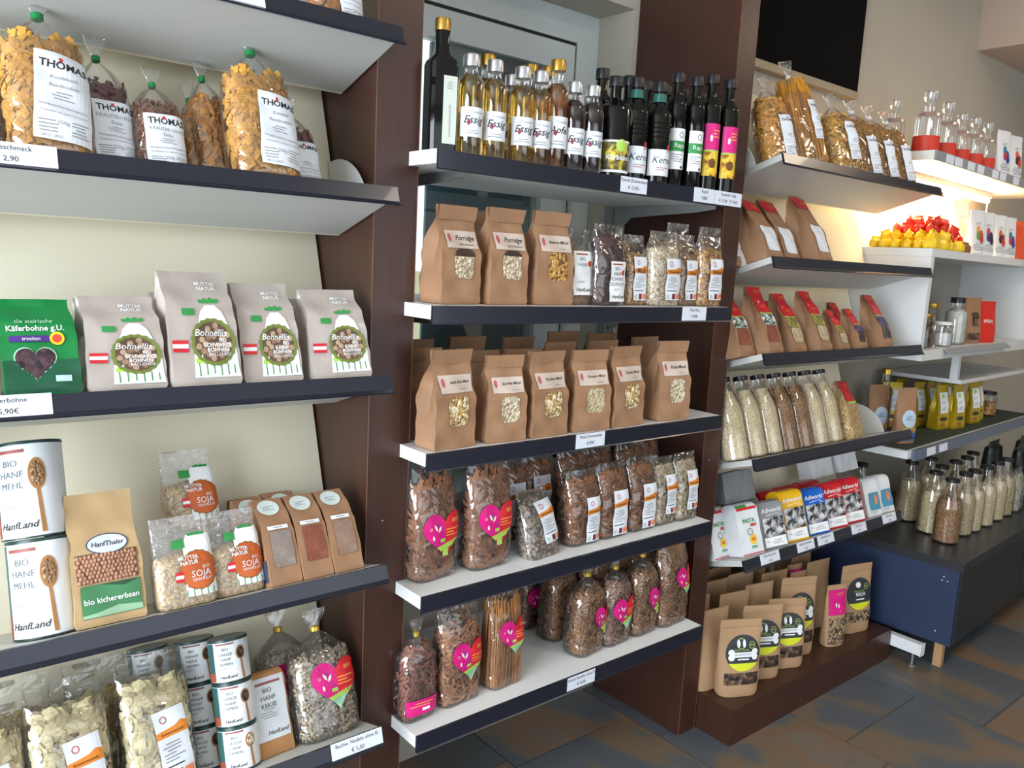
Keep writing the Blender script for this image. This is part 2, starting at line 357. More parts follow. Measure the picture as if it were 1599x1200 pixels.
def spaghetti(body, ct, n, seed):
    R = np.random.RandomState(seed); V = []; F = []
    for i in range(n):
        a = R.uniform(0, 2*pi); kk = R.uniform(.8, .95); b0 = len(V); h = ct*R.uniform(.93, 1.12); r = .0012; dx, dy = R.uniform(-.012, .012, 2); ph = R.uniform(0, 6)
        for j in range(6):
            z = .004+h*j/5; hw, hd, yc, p = body.at(min(z, ct*.9)); c, s = cos(a), sin(a); k2 = kk*(1-.45*max(0, z/ct-.9))
            x = hw*k2*math.copysign(abs(c)**(2/p), c)+dx*(j/5-.5); y = yc+hd*k2*math.copysign(abs(s)**(2/p), s)+dy*(j/5-.5)*.3
            V += [(x+r*cos(q*2*pi/3), y+r*sin(q*2*pi/3), z) for q in range(3)]
        F += [(b0+j*3+q, b0+j*3+(q+1) % 3, b0+j*3+3+(q+1) % 3, b0+j*3+3+q) for j in range(5) for q in range(3)]
    return V, F
# ---------------------------------------------------------------- prototypes and placing
TH = radians(18)
LZ = {'1': [1.8556, 1.563, 1.1989, .8039, .4418], '3': [1.781, 1.4871, 1.1998, .8747, .5522], '2': [1.6816, 1.3735, 1.0664, .7533, .4319]}
RA = radians(3.5)
def F(sh):
    b, k = sh[0], sh[1:]
    if b in '13': return Matrix.Translation((0, .0118, LZ[b][int(k)]+.0375)) @ Matrix.Rotation(-TH, 4, 'X')
    if b == '2': return Matrix.Translation((0, 0, LZ['2'][int(k)]+.0012))
    if b == 'b': return Matrix.Translation((0, -.033, .1225))
    return Matrix.Translation((2.25, 0, dict(g=1.958, w=1.598, c=1.2135, m=.8225, t=.440)[k])) @ Matrix.Rotation(RA, 4, 'Z')
def place(pr, name, label, cat, sh, x, v, rot=0, s=(1, 1, 1), z=0, lean=0, roll=0, group=None):
    M = F(sh) @ Matrix.Translation((x, v, z)) @ Matrix.Rotation(radians(rot), 4, 'Z') @ Matrix.Rotation(radians(lean), 4, 'X') @ Matrix.Rotation(radians(roll), 4, 'Y')
    if isinstance(s, (int, float)): s = (s, s, s)
    M = M @ Matrix.Diagonal((*s, 1))
    t = empty(name, M, label, cat, group)
    for p in pr:
        o = obj(p[0], p[1], t, p[2] if len(p) > 2 else None)
        for q in (p[3] if len(p) > 3 else []): obj(q[0], q[1], o)
    return t
def lab(front, base, subs, rot=0., piv=(0, 0)):
    """a label part: base decal items make the paper, subs its print"""
    b = decals(front, base, rot, piv); s = decals(front, subs, rot, piv)
    return [(b[0][0], b[0][1], None, b[1:]+s)]
# ================================================================ the room
GROUT = mat('grout', '#57544f', .9)
fl = struct('floor', boxes('floor', [(-2.8, 5.2, -3.8, 1.0, -.06, -.004)], GROUT))
TILE = tilemat(); tm = boxes('floor_tile', [(-.2375, .2375, -.2525, .2525, -.004, .0)], TILE)
offs = [.03, -.10, .12, -.20, .276, -.375, -.235, .05, -.15]
for i in range(-8, 9):
    x = 1.26+.48*i
    for j in range(-8, 2):
        y = offs[(i+5) % 9]+.513*j+.2565
        if -3.5 < y < .75 and -2.55 < x < 4.95: obj('floor_tile', tm, fl).location = (x, y, 0)
struct('ceiling', boxes('ceiling', [(-2.8, 5.2, -3.8, 1.0, 2.86, 2.95)], mat('ceiling_paint', '#cdc5b8', .9)))
wb = struct('wall_back', boxes('wall_back', [(-2.8, .05, .487, .78, 0, 2.86), (1.0497, 5.2, .487, .78, 0, 2.86), (.05, 1.0497, .487, .78, 0, .80), (.05, 1.0497, .487, .78, 2.265, 2.86)], WALLM))
struct('wall_left', boxes('wall_left', [(-2.95, -2.8, -3.8, -3.35, 0, 2.86), (-2.95, -2.8, -.15, .78, 0, 2.86), (-2.95, -2.8, -3.35, -.15, 0, .2), (-2.95, -2.8, -3.35, -.15, 2.65, 2.86)], WALLM))
struct('wall_front', boxes('wall_front', [(-2.95, -.9, -3.95, -3.8, 0, 2.86), (2.7, 5.35, -3.95, -3.8, 0, 2.86), (-.9, 2.7, -3.95, -3.8, 0, .3), (-.9, 2.7, -3.95, -3.8, 2.65, 2.86)], WALLM))
struct('wall_right', boxes('wall_right', [(5.2, 5.35, -3.8, .78, 0, 2.86)], GREYW))
struct('trim_1', boxes('trim_1', [(3.52, 5.2, -1.2, .487, 2.62, 2.86)], mat('soffit_paint', '#b9a596', .9)))
# window behind the middle bay
FR = mat('window_frame_white', '#c9d2d2', .35); GK = mat('gasket_black', '#16181a', .6)
wf = struct('window_1', boxes('window_1', [(.05, 1.0497, .642, .70, 2.172, 2.265), (.958, 1.0497, .642, .70, .80, 2.172), (.05, .09, .642, .70, .80, 2.172), (.05, 1.0497, .642, .70, .80, .86)], FR))
obj('gasket', boxes('gasket', [(.09, .958, .648, .70, 2.160, 2.172), (.946, .958, .648, .70, .86, 2.160)], GK), wf)
obj('sash', boxes('sash', [(.09, .946, .638, .69, 2.080, 2.160), (.834, .946, .638, .69, .86, 2.080), (.09, .12, .638, .69, .86, 2.08), (.12, .834, .638, .69, .86, .93)], FR), wf)
obj('pane', boxes('pane', [(.12, .834, .660, .664, .93, 2.08)], PANE), wf)
obj('blind', boxes('blind', [(.432, .834, .69, .70, .86, 2.08)], mat('blind_teal', '#46626e', .45)), wf)
obj('window_sill', boxes('window_sill', [(.05, 1.0497, .46, .642, .78, .805)], FR), wf)
wl = struct('window_2', boxes('window_2', [(-2.93, -2.82, -3.35, -.15, .2, .26), (-2.93, -2.82, -3.35, -.15, 2.59, 2.65), (-2.93, -2.82, -1.78, -1.72, .26, 2.59)], FR))
wl2 = struct('window_3', boxes('window_3', [(-.9, 2.7, -3.93, -3.82, .3, .36), (-.9, 2.7, -3.93, -3.82, 2.59, 2.65), (.87, .93, -3.93, -3.82, .36, 2.59)], FR))
house = mk('neighbour_house', [(-6, 3.2, 0), (4.5, 3.2, 0), (4.5, 3.2, 1.2), (.9, 3.2, 1.45), (-6, 3.2, 1.2), (-6, 6, 0), (4.5, 6, 0), (4.5, 6, 1.2), (.9, 6, 1.45), (-6, 6, 1.2)],
           [(0, 1, 2, 3, 4), (9, 8, 7, 6, 5), (0, 5, 6, 1), (1, 6, 7, 2), (2, 7, 8, 3), (3, 8, 9, 4), (4, 9, 5, 0)], mat('cream_render', '#e6dcb4', .9), 0)
tag(obj('neighbour_house', house), 'cream house wall outside, glimpsed left of the blind through the window', 'building')
# dark wooden side panels between the bays
EDGE = mat('edge_band', '#6b4a3c', .4)
def side_panel(x0, x1, label):
    M = Matrix.Translation(((x0+x1)/2, .1, 0)); t = empty('shelf_side_panel', M, label, 'panel', None); h = (x1-x0)/2
    obj('board', boxes('board', [(-h, h, 0, .386, .002, 2.855)], WOOD), t); obj('edge_band', boxes('edge_band', [(-h-.0006, -h+.0012, -.0008, .001, .002, 2.855), (h-.0012, h+.0006, -.0008, .001, .002, 2.855)], EDGE), t)
    obj('screw_cap', lathe('screw_cap', [(.004, 0), (.004, .002), (.001, .003)], METAL, 10), t).location = (-h*.2, .001, .9)
side_panel(-1.235, -1.135, 'dark brown wooden upright at the far left end of the shelving')
side_panel(-.079, .0231, 'dark brown wooden upright between the cream shelves and the vinegar shelves')
side_panel(1.07, 1.1505, 'dark brown wooden upright between the window bay and the dog-treat bay')
# tilted display shelves
railp = [(.003, 0), (-.0035, -.001), (-.0035, -.030), (-.0095, -.0375), (-.0075, -.0395), (.003, -.034)]
def stop_mesh(r=.135):
    n = 14; p = [(.232, .001), (.232-r, .001)]+[(.232-r*cos(a), .001+r*sin(a)) for a in [pi/2*i/n for i in range(1, n+1)]]
    return prism_x('end_stop', p, -.002, .002, WHITE)
STOP = stop_mesh()
def tilted(b, k, x0, x1, label, stops=(), ph=.30):
    M = F(b+str(k)) @ Matrix.Translation(((x0+x1)/2, 0, -.0012)); t = empty('display_shelf', M, label, 'shelf', 'tilted display shelves'); h = (x1-x0)/2
    obj('board', boxes('board', [(-h+.003, h-.003, .003, .238, -.019, -.0005)], BOARD), t)
    obj('back_panel', boxes('back_panel', [(-h+.003, h-.003, .238, .246, -.019, ph)], CREAM), t)
    obj('front_rail', prism_x('front_rail', railp, -h, h, LIP), t)
    for sx in stops: obj('end_stop', STOP, t).location = (sx*(h-.010), 0, 0)
    return t
nm5 = ['topmost', 'second', 'third', 'fourth', 'lowest']
what1 = ['at the top of the frame', 'carrying the garlic and onion ribbon noodles', 'carrying the bean bags', 'carrying the soy granule bags and big tins', 'carrying the small stacked tins']
for k in range(5): tilted('1', k, -1.114, -.0812, f'cream tilted shelf in the left bay {what1[k]}', (1, -1) if k == 1 else (-1,), .34 if k < 2 else .40)
what3 = ['carrying the tall spaghetti and noodle bags', 'carrying three brown flour bags under the noodle shelf', 'carrying the red-topped seed bags', 'carrying the row of leaning grain bottles', 'carrying the coloured coffee packs']
for k in range(5): tilted('3', k, 1.1963, 2.2292, f'white tilted shelf in the right bay {what3[k]}', (-1, 1) if k == 3 else (-1,), .34)
# straight shelves of the window bay
what2 = ['carrying the vinegar and oil bottles', 'carrying the porridge bags', 'carrying the muesli paper bags', 'carrying the two heart-labelled noodle bags', 'lowest, with bare floor below']
rail0 = [(0, 0), (-.006, -.001), (-.006, -.0365), (-.008, -.039), (0, -.039)]
for k in range(5):
    t = empty('wall_shelf', F('2'+str(k)) @ Matrix.Translation((.5, 0, -.0012)), f'white shelf in front of the window {what2[k]}', 'shelf', 'straight shelves in the middle bay')
    obj('board', boxes('board', [(-.5, .5, .0005, .43, -.028, 0)], WHITE), t); obj('front_rail', prism_x('front_rail', rail0, -.499, .5, LIP), t)
    for sx in (-.40, .46):
        obj('bracket', prism_x('bracket', [(.43, -.029), (.05, -.029), (.05, -.042), (.12, -.05), (.36, -.062), (.40, -.095), (.43, -.095)], sx, sx+.004, METAL), t)
t = empty('shelf_support_rail', Matrix.Translation((.98, .445, 0)), 'grey steel shelf upright against the wall beside the right brown upright', 'rail')
obj('channel', boxes('channel', [(-.015, .015, 0, .034, .3, 1.9)], METAL), t)
obj('slot', boxes('slot', [(-.004, .004, -.001, .0, .32+.05*i, .345+.05*i) for i in range(31)], GK), t, 'stuff')
# brown plinth with white foot
t = empty('plinth', Matrix.Translation((1.69, -.033, 0)), 'dark brown wooden plinth on the floor carrying the dog treat pouches', 'plinth')
obj('box', boxes('box', [(-.533, .50, .012, .50, .0005, .1214)], WOOD), t)
obj('front_board', boxes('front_board', [(-.533, .50, 0, .012, .0005, .1214)], WOOD), t)
t = empty('floor_stand', Matrix.Translation((2.212, -.145, 0)), 'white metal floor stand with levelling screw beside the navy cabinet', 'stand')
obj('beam', boxes('beam', [(-.015, .015, 0, .13, .055, .100)], WHITE), t); obj('end_cap', boxes('end_cap', [(-.017, .017, -.004, 0, .053, .102)], WHITE), t)
obj('levelling_screw', lathe('levelling_screw', [(.014, .0005), (.014, .006), (.005, .008), (.005, .055)], METAL, 12, .03), t)
# black panel above the right bay
t = empty('wall_board', Matrix.Translation((1.77, .455, 2.2)), 'large black board on the wall above the right bay', 'board')
obj('panel', boxes('panel', [(-.60, .60, 0, .028, .029, .655)], mat('blackboard', '#0c0b0c', .9, spec=.1)), t); obj('ledge', boxes('ledge', [(-.60, .60, -.006, .028, 0, .028)], mat('ledge_beige', '#a79a80', .5)), t)
# ---------------------------------------------------------------- unit on the right, turned a little
def rbox(name, label, cat): return empty(name, Matrix.Translation((2.25, 0, 0)) @ Matrix.Rotation(RA, 4, 'Z'), label, cat)
GREYL = mat('light_grey_rail', '#8f9398', .4); SMOKE = clear('clear_strip', (.75, .8, .85), .12, .1)
t = rbox('bottle_shelf', 'pale shelf with grey price strip carrying glass bottles with red bases', 'shelf')
obj('board', boxes('board', [(0, 1.6, .056, .36, 1.922, 1.957)], WHITE), t)
rl = obj('price_rail', boxes('price_rail', [(0, 1.6, .048, .056, 1.919, 1.957)], GREYL), t)
for x0 in (.10, .19, .33, .44, .62, .72, .90): obj('price_ticket', boxes('price_ticket', [(x0, x0+.075, .0465, .048, 1.922, 1.954)], TAGM), rl)
t = rbox('tube_lamp', 'glowing warm tube lamp mounted under the bottle shelf', 'lamp')
obj('housing', boxes('housing', [(.06, 1.3, .25, .285, 1.897, 1.921)], WHITE), t)
tb = lathe('tube', [(.011, 0), (.011, 1.22)], mat('warm_tube_light', '#ffd596', .5, emit=230.), 12)
o = obj('tube', tb, t); o.location = (.07, .267, 1.884); o.rotation_euler = (0, pi/2, 0)
obj('cable', lathe('cable', [(.003, 0), (.003, .12)], WHITE, 8), t).location = (1.305, .27, 1.79)
WH2 = mat('cabinet_white', '#d8dadb', .4)
t = rbox('open_cabinet', 'white open cube cabinet with candy piled on its top', 'cabinet')
obj('top_board', boxes('top_board', [(0, 1.5, .02, .385, 1.566, 1.597)], WH2), t); obj('bottom_board', boxes('bottom_board', [(0, 1.5, .012, .385, 1.172, 1.212)], WH2), t)
for x0 in (0, 1.36): obj('side_board', boxes('side_board', [(x0, x0+.032, .02, .385, 1.2125, 1.5655)], WH2), t)
obj('back_board', boxes('back_board', [(.033, 1.36, .365, .38, 1.2125, 1.5655)], GREYW), t)
obj('ticket_strip', prism_x('ticket_strip', [(.010, 1.214), (-.014, 1.196), (-.014, 1.192), (.010, 1.208)], .22, .98, GREYL), t)
t = rbox('mat_shelf', 'grey-railed shelf with dark green mat carrying the yellow sachets', 'shelf')
obj('board', boxes('board', [(0, 1.6, .016, .40, .787, .818)], WH2), t); obj('mat', boxes('mat', [(.02, 1.58, .03, .39, .8182, .8212)], mat('green_mat', '#2e3a2c', .8)), t)
rl = obj('price_rail', prism_x('price_rail', [(.016, .820), (.006, .820), (.000, .778), (.010, .776), (.016, .785)], .035, 1.6, mat('blue_grey_rail', '#5a6478', .3)), t)
for x0 in (.16, .29): obj('price_ticket', prism_x('price_ticket', [(.0040, .814), (.0025, .814), (-.0015, .783), (.0005, .783)], x0, x0+.085, TAGM), rl)
t = rbox('thin_shelf', 'thin white shelf on a post above the yellow sachets', 'shelf')
obj('board', boxes('board', [(.62, 1.6, .06, .40, 1.035, 1.052)], WH2), t); obj('post', boxes('post', [(.62, .65, .08, .11, 1.0525, 1.1715)], WH2), t)
NAVY = mat('cabinet_end_blue', '#22304e', .45); CHAR = mat('charcoal_laminate', '#23252b', .42)  # end board bluer and a little lighter than body and doors
t = rbox('base_cabinet', 'dark navy low cabinet carrying the grain bottles on its top', 'cabinet')
obj('side_board', boxes('side_board', [(0, .018, -.222, .36, .105, .404)], NAVY), t); obj('body', boxes('body', [(.018, 1.6, -.205, .36, .105, .404)], CHAR), t)
obj('worktop', boxes('worktop', [(-.004, 1.6, -.234, .36, .405, .439)], mat('worktop_dark', '#2b2d33', .35)), t)
for x0 in (.020, .815): obj('door', boxes('door', [(x0, x0+.785, -.226, -.2055, .108, .400)], CHAR), t)
for y0, z0 in ((-.17, .37), (-.165, .355), (-.185, .355), (-.165, .15)): obj('screw', lathe('screw', [(.003, 0), (.003, .0015), (.001, .002)], SILVER, 8), t).matrix_local = Matrix.Translation((0, y0, z0)) @ Matrix.Rotation(-pi/2, 4, 'Y')
for x0 in (.03, 1.5):
    for y0 in (-.19, .3): obj('foot', boxes('foot', [(x0, x0+.03, y0, y0+.03, .0005, .105)], mat('raw_wood', '#b08a62', .7, .1, 30)), t)

for x, y, d in ((3.1, -.9, .5), (1.2, -1.5, .4)):  # bodies for the two added ceiling lights, out of view
    t = empty('added_ceiling_lamp', Matrix.Translation((x, y, 2.858)), f'added unseen square ceiling lamp above the {"low cabinet" if x > 2 else "aisle"}', 'lamp', None)
    obj('frame', boxes('frame', [(-d/2-.02, d/2+.02, -d/2-.02, d/2+.02, -.045, -.002)], WHITE), t); obj('diffuser', boxes('diffuser', [(-d/2, d/2, -d/2, d/2, -.048, -.045)], mat('added_lamp_diffuser', '#ffe6c8', .5, emit=3.)), t)
# ================================================================ product prototypes
for kk, cc in (('petal_cream', '#f2e2d8'), ('peach_ink', '#f3a24a'), ('dull_red', '#b5545a'), ('mint_ink', '#a8d8b4')): mat(kk, cc, .5)
mat('violet_petal', '#8a3aa8', .5)
def leaf(cx, cz, a, b, t): return s_poly([(cx+u*cos(t)-v*sin(t), cz+u*sin(t)+v*cos(t)) for u, v in ((0, -b), (a, -b*.2), (a*.8, b*.4), (0, b), (-a*.8, b*.4), (-a, -b*.2))])
# ---- paper bag with folded top, window and label
def kraft(title, sub='', win='oat', ww=.052, wh=.062, wz=.085, dark=0., seed=0., w=.105, d=.065, h=.205, lbl=True, paper='#c9b8ab'):
    b = kraft_body(w, d, h, .006, seed); P = [('bag', b.mesh('bag', KR, ang=28))]
    fy = b.front(0, h*.86)
    P.append(('folded_top', mk('folded_top', [(-w*.482, b.front(0, h*.86)-.003, h*.855), (w*.482, b.front(0, h*.86)-.003, h*.86), (w*.482, b.front(0, h)-.003, h), (-w*.482, b.front(0, h)-.003, h),
              (-w*.482, b.front(0, h)+.001, h+.0006), (w*.482, b.front(0, h)+.001, h+.0006), (-w*.482, b.front(0, h*.86)-.0015, h*.855), (w*.482, b.front(0, h*.86)-.0015, h*.86)],
              [(0, 1, 2, 3), (3, 2, 5, 4), (0, 6, 7, 1)], KR, 0)))
    if win:
        m = MT[win]; x0 = w*.06
        pts = []
        for sx, sz, a0 in ((1, -1, -pi/2), (1, 1, 0), (-1, 1, pi/2), (-1, -1, pi)):
            for i in range(4): a = a0+pi/2*i/3; pts.append((x0+sx*(ww/2-.013)+.013*cos(a), wz+sz*(wh/2-.013)+.013*sin(a)))
        it = [('window', s_poly(pts), m, 0)]
        P += [(n, me) for n, me in decals(b.front, it)]
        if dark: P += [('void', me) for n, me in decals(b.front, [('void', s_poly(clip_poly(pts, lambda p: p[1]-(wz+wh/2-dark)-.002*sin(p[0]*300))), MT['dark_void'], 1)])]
    if lbl:
        lz = h*.66
        P += lab(b.front, [('label', s_rect(w*.03, lz, w*.80, .036), mat('kraft_label', paper, .6), 1)],
                 [('lettering', s_text(title, w*.12, lz+.003, .0125, .25, .012, min(w*.5, .0062*len(title))), INK, 2), ('logo', s_ell(-w*.28, lz+.003, .0042, .009, 12), mat('dull_red', '#b5545a', .6), 2)] +
                 ([('lettering', s_text(sub, w*.14, lz-.010, .0058), INK, 2)] if sub else [('lettering', s_lines(w*.2, lz-.011, .03, .004, 1), GREY, 2)]))
    return P
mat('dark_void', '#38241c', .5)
grain('oat', ['#cfc0a4', '#b9a68a', '#e2d7c0', '#9d8868'], 210); grain('oatmix', ['#d8c8a2', '#c0a36c', '#e8dcc0', '#8f6f45', '#b88a4a'], 190)
grain('muesli', ['#b98a4c', '#8d5f30', '#d0a868', '#6b4526', '#c8963f'], 170); grain('bean', ['#3a2630', '#4a3038', '#2a1c24'], 75, .3)
blotch('flour_grey', ['#8d8078', '#857970', '#978a80'], 60, .6); blotch('flour_red', ['#8a4a34', '#7f4430', '#955440'], 60, .6); blotch('flour_brown', ['#927766', '#8a6f5e', '#9a806e'], 60, .6)
grain('soy', ['#cfae72', '#bd9a5c', '#dcc08a', '#a98448'], 190); grain('ballprint', ['#a98a72', '#8c6c56', '#bd9f86', '#745644'], 95, .5, .5)
grain('seedmix', ['#8d7f72', '#6d5f54', '#a99b8c', '#57493f'], 170); grain('lightseed', ['#bfae8c', '#cdbf9e', '#ab9a76'], 200); grain('wheat', ['#96724f', '#7d5b3c', '#ab8660'], 230)
grain('treats', ['#3b2a22', '#5d4536', '#2a2020', '#7a6049'], 75, .5); grain('darkseed', ['#5a4a3c', '#8a7358', '#3c3028', '#a58d6c'], 150)
blotch('bw_photo', ['#1c1c1e', '#2c2c2e', '#77777a', '#bcbcc0', '#dcdce0'], 45); blotch('sunflower', ['#5a3a14', '#c98a14', '#e7b81e', '#f1d045', '#8a7a2a'], 40); blotch('leafphoto', ['#2c3b28', '#47603c', '#c7d3dc', '#e6ecf0'], 80)
blotch('purplephoto', ['#2c2a3c', '#39344a', '#5a3a7a', '#8a64b0'], 70); blotch('yellowphoto', ['#5c5a30', '#8a8040', '#b0a24e'], 90); blotch('pumpkin', ['#1c1814', '#3d3420', '#8a7a2c', '#d8c32c', '#e8d650'], 35)
# ---- cellophane bag full of pasta
def pasta_shade_core(b, ct, m, k=.86): return ('filling', b.mesh('filling', m, 20, ct, k))
PCACHE = {}
def clearbag(shape, kind, colour, labelf=None, n=420, w=.115, d=.08, h=.25, seed=1, size=1., tie=None, ct=None, film=None, lrot=0.):
    b = (tied_body if shape == 'tied' else flat_body)(w, d, h); ct = (ct or (.64 if shape == 'tied' else .74))*h
    key = (shape, kind, colour, n, w, d, h, seed, size, ct)
    if key not in PCACHE:
        P = []
        if colour[0] == '#': m = pastamat('pasta_'+colour, colour); core = mat('pasta_shade_core_'+colour, '#'+''.join('%02x' % int(int(colour[i:i+2], 16)*.68) for i in (1, 3, 5)), .8, .3, 60, .5, 90)  # core colour darkened to stand in for shade in the gaps between pieces
        if kind in ('ribbon', 'fusilli', 'penne', 'shell', 'ball'):
            v, f = pieces(b, ct, kind, n, seed, .94, size); P.append(pasta_shade_core(b, ct, core, .74)); P.append(('pasta_pieces', tone(mk('pasta_pieces', v, f, m, 0), {'ribbon': 10, 'fusilli': 16, 'penne': 12, 'shell': 9, 'ball': 24}[kind], seed), 'stuff'))
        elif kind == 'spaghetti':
            v, f = spaghetti(b, ct, n, seed); P.append(pasta_shade_core(b, ct, core, .74)); P.append(('spaghetti_strands', tone(mk('spaghetti_strands', v, f, m, 0), 18, seed), 'stuff'))
        else: P.append(('filling', b.mesh('filling', MT[kind], 24, ct, .95)))
        P.append(('film', b.mesh('film', film or FILM, 28, None, 1., True, 4, 80)))
        if tie: z = .845*h; P.append(('tie', lathe('tie', [(w*.055, z-.006), (w*.075, z-.004), (w*.075, z+.004), (w*.055, z+.006)], tie, 12, d*.5)))
        PCACHE[key] = P
    P = list(PCACHE[key])
    if labelf: P += labelf(b, w, h, lrot)
    return P
def thomas(t1, t2, lw=.62, lh=.42, cz=.34, cx=.10):
    def fn(b, w, h, rot):
        x, z, W, H = cx*w, cz*h, lw*w, lh*h; it = [('lettering', s_text('TH\u00d3MAS', x, z+H*.36, .02, 0, .02, W*.84), INK, 2), ('crest', s_ell(x-W*.06, z+H*.425, W*.035, W*.045, 8), RED, 3)]
        if t1: it += [('lettering', s_text(t1, x, z+H*.22, .0092), GREY, 2)]
        if t2: it += [('lettering', s_text(t2, x, z+H*.12, .0092), GREY, 2)]
        it += [('fine_print', s_lines(x, z+H*.01, W*.42, H*.1, 3, 3), GREY, 2), ('lettering', s_text('Handgemachte Eierteigwaren', x, z-H*.11, .01, 0, 0, W*.84), GREY, 2), ('lettering', s_text('Freilandeier aus eigener Erzeugung', x, z-H*.18, .01, 0, 0, W*.8), GREY, 2),
               ('lettering', s_text('250g', x-W*.02, z-H*.29, .009), GREY, 2), ('fine_print', s_lines(x-W*.26, z-H*.34, W*.34, H*.16, 4, 5), GREY, 2), ('fine_print', s_lines(x+W*.28, z-H*.34, W*.32, H*.18, 5, 6), GREY, 2),
               ('lettering', s_text('04.11.2022', x-W*.2, z-H*.455, .0065), GREY, 2)]
        return lab(b.front, [('label', s_rect(x, z, W, H, 8, 8), PAPER, 1)], it, rot, (x, z))
    return fn
def orange(name='Zwirbelnudeln', cx=.12, cz=.40, lw=.46, lh=.46):
    def fn(b, w, h, rot):
        x, z, W, H = cx*w, cz*h, lw*w, lh*h
        it = [('emblem', s_ring(x-W*.2, z+H*.37, W*.11, W*.11, .3, 16), mat('dull_red', '#b5545a', .6), 2), ('band', s_poly([(x-W/2, z+H*.13), (x+W/2, z+H*.13), (x+W/2, z+H*.27), (x+W*.3, z+H*.30), (x+W*.1, z+H*.255), (x-W*.1, z+H*.24), (x-W/2, z+H*.225)]), ORANGE, 2),
              ('lettering', s_text(name, x, z+H*.18, .01, 0, .01, W*.7), mat('brown_ink', '#5a3314', .6), 3), ('fine_print', s_lines(x-W*.04, z-H*.08, W*.7, H*.28, 6, 4), GREY, 2),
              ('lettering', s_rect(x-W*.12, z-H*.275, W*.6, H*.018, 3, 1), INK, 2), ('stamp', s_rect(x-W*.02, z-H*.41, W*.2, H*.13, 2, 2), mat('maroon', '#6d2236', .6), 2), ('stamp', s_rect(x+W*.3, z-H*.41, W*.32, H*.11, 2, 2), mat('salmon', '#e8865c', .6), 2),
              ('stamp', s_rect(x-W*.34, z-H*.42, W*.16, H*.1, 2, 2), mat('pale_green_grey', '#b5c6c0', .6), 2)]
        return lab(b.front, [('label', s_rect(x, z, W, H, 6, 8), PAPER, 1)], it, rot, (x, z))
    return fn
def heartlab(green=True, cx=.12, cz=.42, s=.36, stem=False):
    def fn(b, w, h, rot):
        x, z, S = cx*w, cz*h, s*w; hp = heart_pts(x, z, S)
        it = [('red_side', s_poly(clip_poly(hp, lambda p: (p[0]-x)*.9+(p[1]-z)*.12-S*.02)), RED, 2), ('petal', leaf(x-S*.44, z+S*.34, S*.05, S*.15, .5), MT['petal_cream'], 3), ('petal', leaf(x-S*.27, z+S*.27, S*.05, S*.14, -.6), MT['petal_cream'], 3), ('petal', leaf(x-S*.36, z+S*.40, S*.035, S*.12, 0), MT['violet_petal'], 3), ('petal', leaf(x-S*.54, z-S*.02, S*.045, S*.11, .2), MT['petal_cream'], 3), ('stem', s_rect(x-S*.52, z-S*.22, S*.03, S*.22, 1, 2), MT['violet_petal'], 3), ('dot', s_ring(x-S*.66, z+S*.32, S*.05, S*.05, .3, 12), MT['petal_cream'], 3), ('dot', s_ell(x-S*.18, z+S*.02, S*.045, S*.045, 10), MT['violet_petal'], 3),
              ('lettering', s_text('BIO', x+S*.48, z+S*.5, S*.2, 0, .02), mat('peach_ink', '#f3a24a', .5), 3),
              ('lettering', s_lines(x+S*.32, z+S*.1, S*.62, S*.34, 3, 2), mat('peach_ink', '', .5), 3)]
        lo = clip_poly(hp, lambda p: -(p[1]-z)-S*.30+(p[0]-x)*.18)
        if stem: it += [('band', s_poly(clip_poly(lo, lambda p: (p[1]-z)+S*.50-(p[0]-x)*.18)), LIME, 3), ('band', s_rect(x, z-S*.62, S*.26, S*.26, 3, 2), LIME, 3)]
        else: it += [('band', s_poly(lo), LIME, 3), ('picture', s_poly(clip_poly(lo, lambda p: -(p[1]-z)-S*.44+(p[0]-x)*.18)), mat('sage_print', '#8fc0a0', .5, .3, 90), 4)]
        it.append(('stamp', s_rect(x-S*.12, z-S*.16, S*.24, S*.13, 2, 2), LIME, 3))
        return lab(b.front, [('label', s_poly(hp, (x, z)), PINK, 1)], it, rot, (x, z))
    return fn
def strip(cz=.16, lh=.15):
    def fn(b, w, h, rot):
        z, H = cz*h, lh*h
        return lab(b.front, [('label', s_rect(0, z, w*.86, H, 10, 3), PINK, 1)], [('lettering', s_lines(0, z+H*.18, w*.7, H*.35, 2, 3), mat('peach_ink', '', .5), 2), ('stamp', s_rect(w*.04, z-H*.16, w*.2, H*.18, 3, 1), WHITEP, 2)], rot, (0, z))
    return fn
def plainlab(title, cx=.06, cz=.36, lw=.62, lh=.46, dot=True):
    def fn(b, w, h, rot):
        x, z, W, H = cx*w, cz*h, lw*w, lh*h; ts = title.split('|')
        it = [('bar', s_rect(x-W*.1, z+H*.43, W*.6, H*.035, 3, 1), mat('rust_print', '#a0482c', .6), 2)]+[('lettering', s_text(q, x-W*.08, z+H*(.32-.13*i), H*.12), mat('slate_ink', '#5c6a72', .6), 2) for i, q in enumerate(ts)]
        it += [('fine_print', s_lines(x-W*.1, z-H*.2, W*.5, H*.06, 2, 3), GREY, 2), ('lettering', s_text('HanfLand', x, z-H*.38, H*.12, .3, .01), INK, 2)]
        if dot: it.append(('dot', s_ell(x+W*.3, z+H*.22, W*.1, W*.12, 12), mat('rust_dot', '#c0452c', .5), 2))
        return lab(b.front, [('label', s_rect(x, z, W, H, 6, 8), WHITEP, 1)], it, rot, (x, z))
    return fn
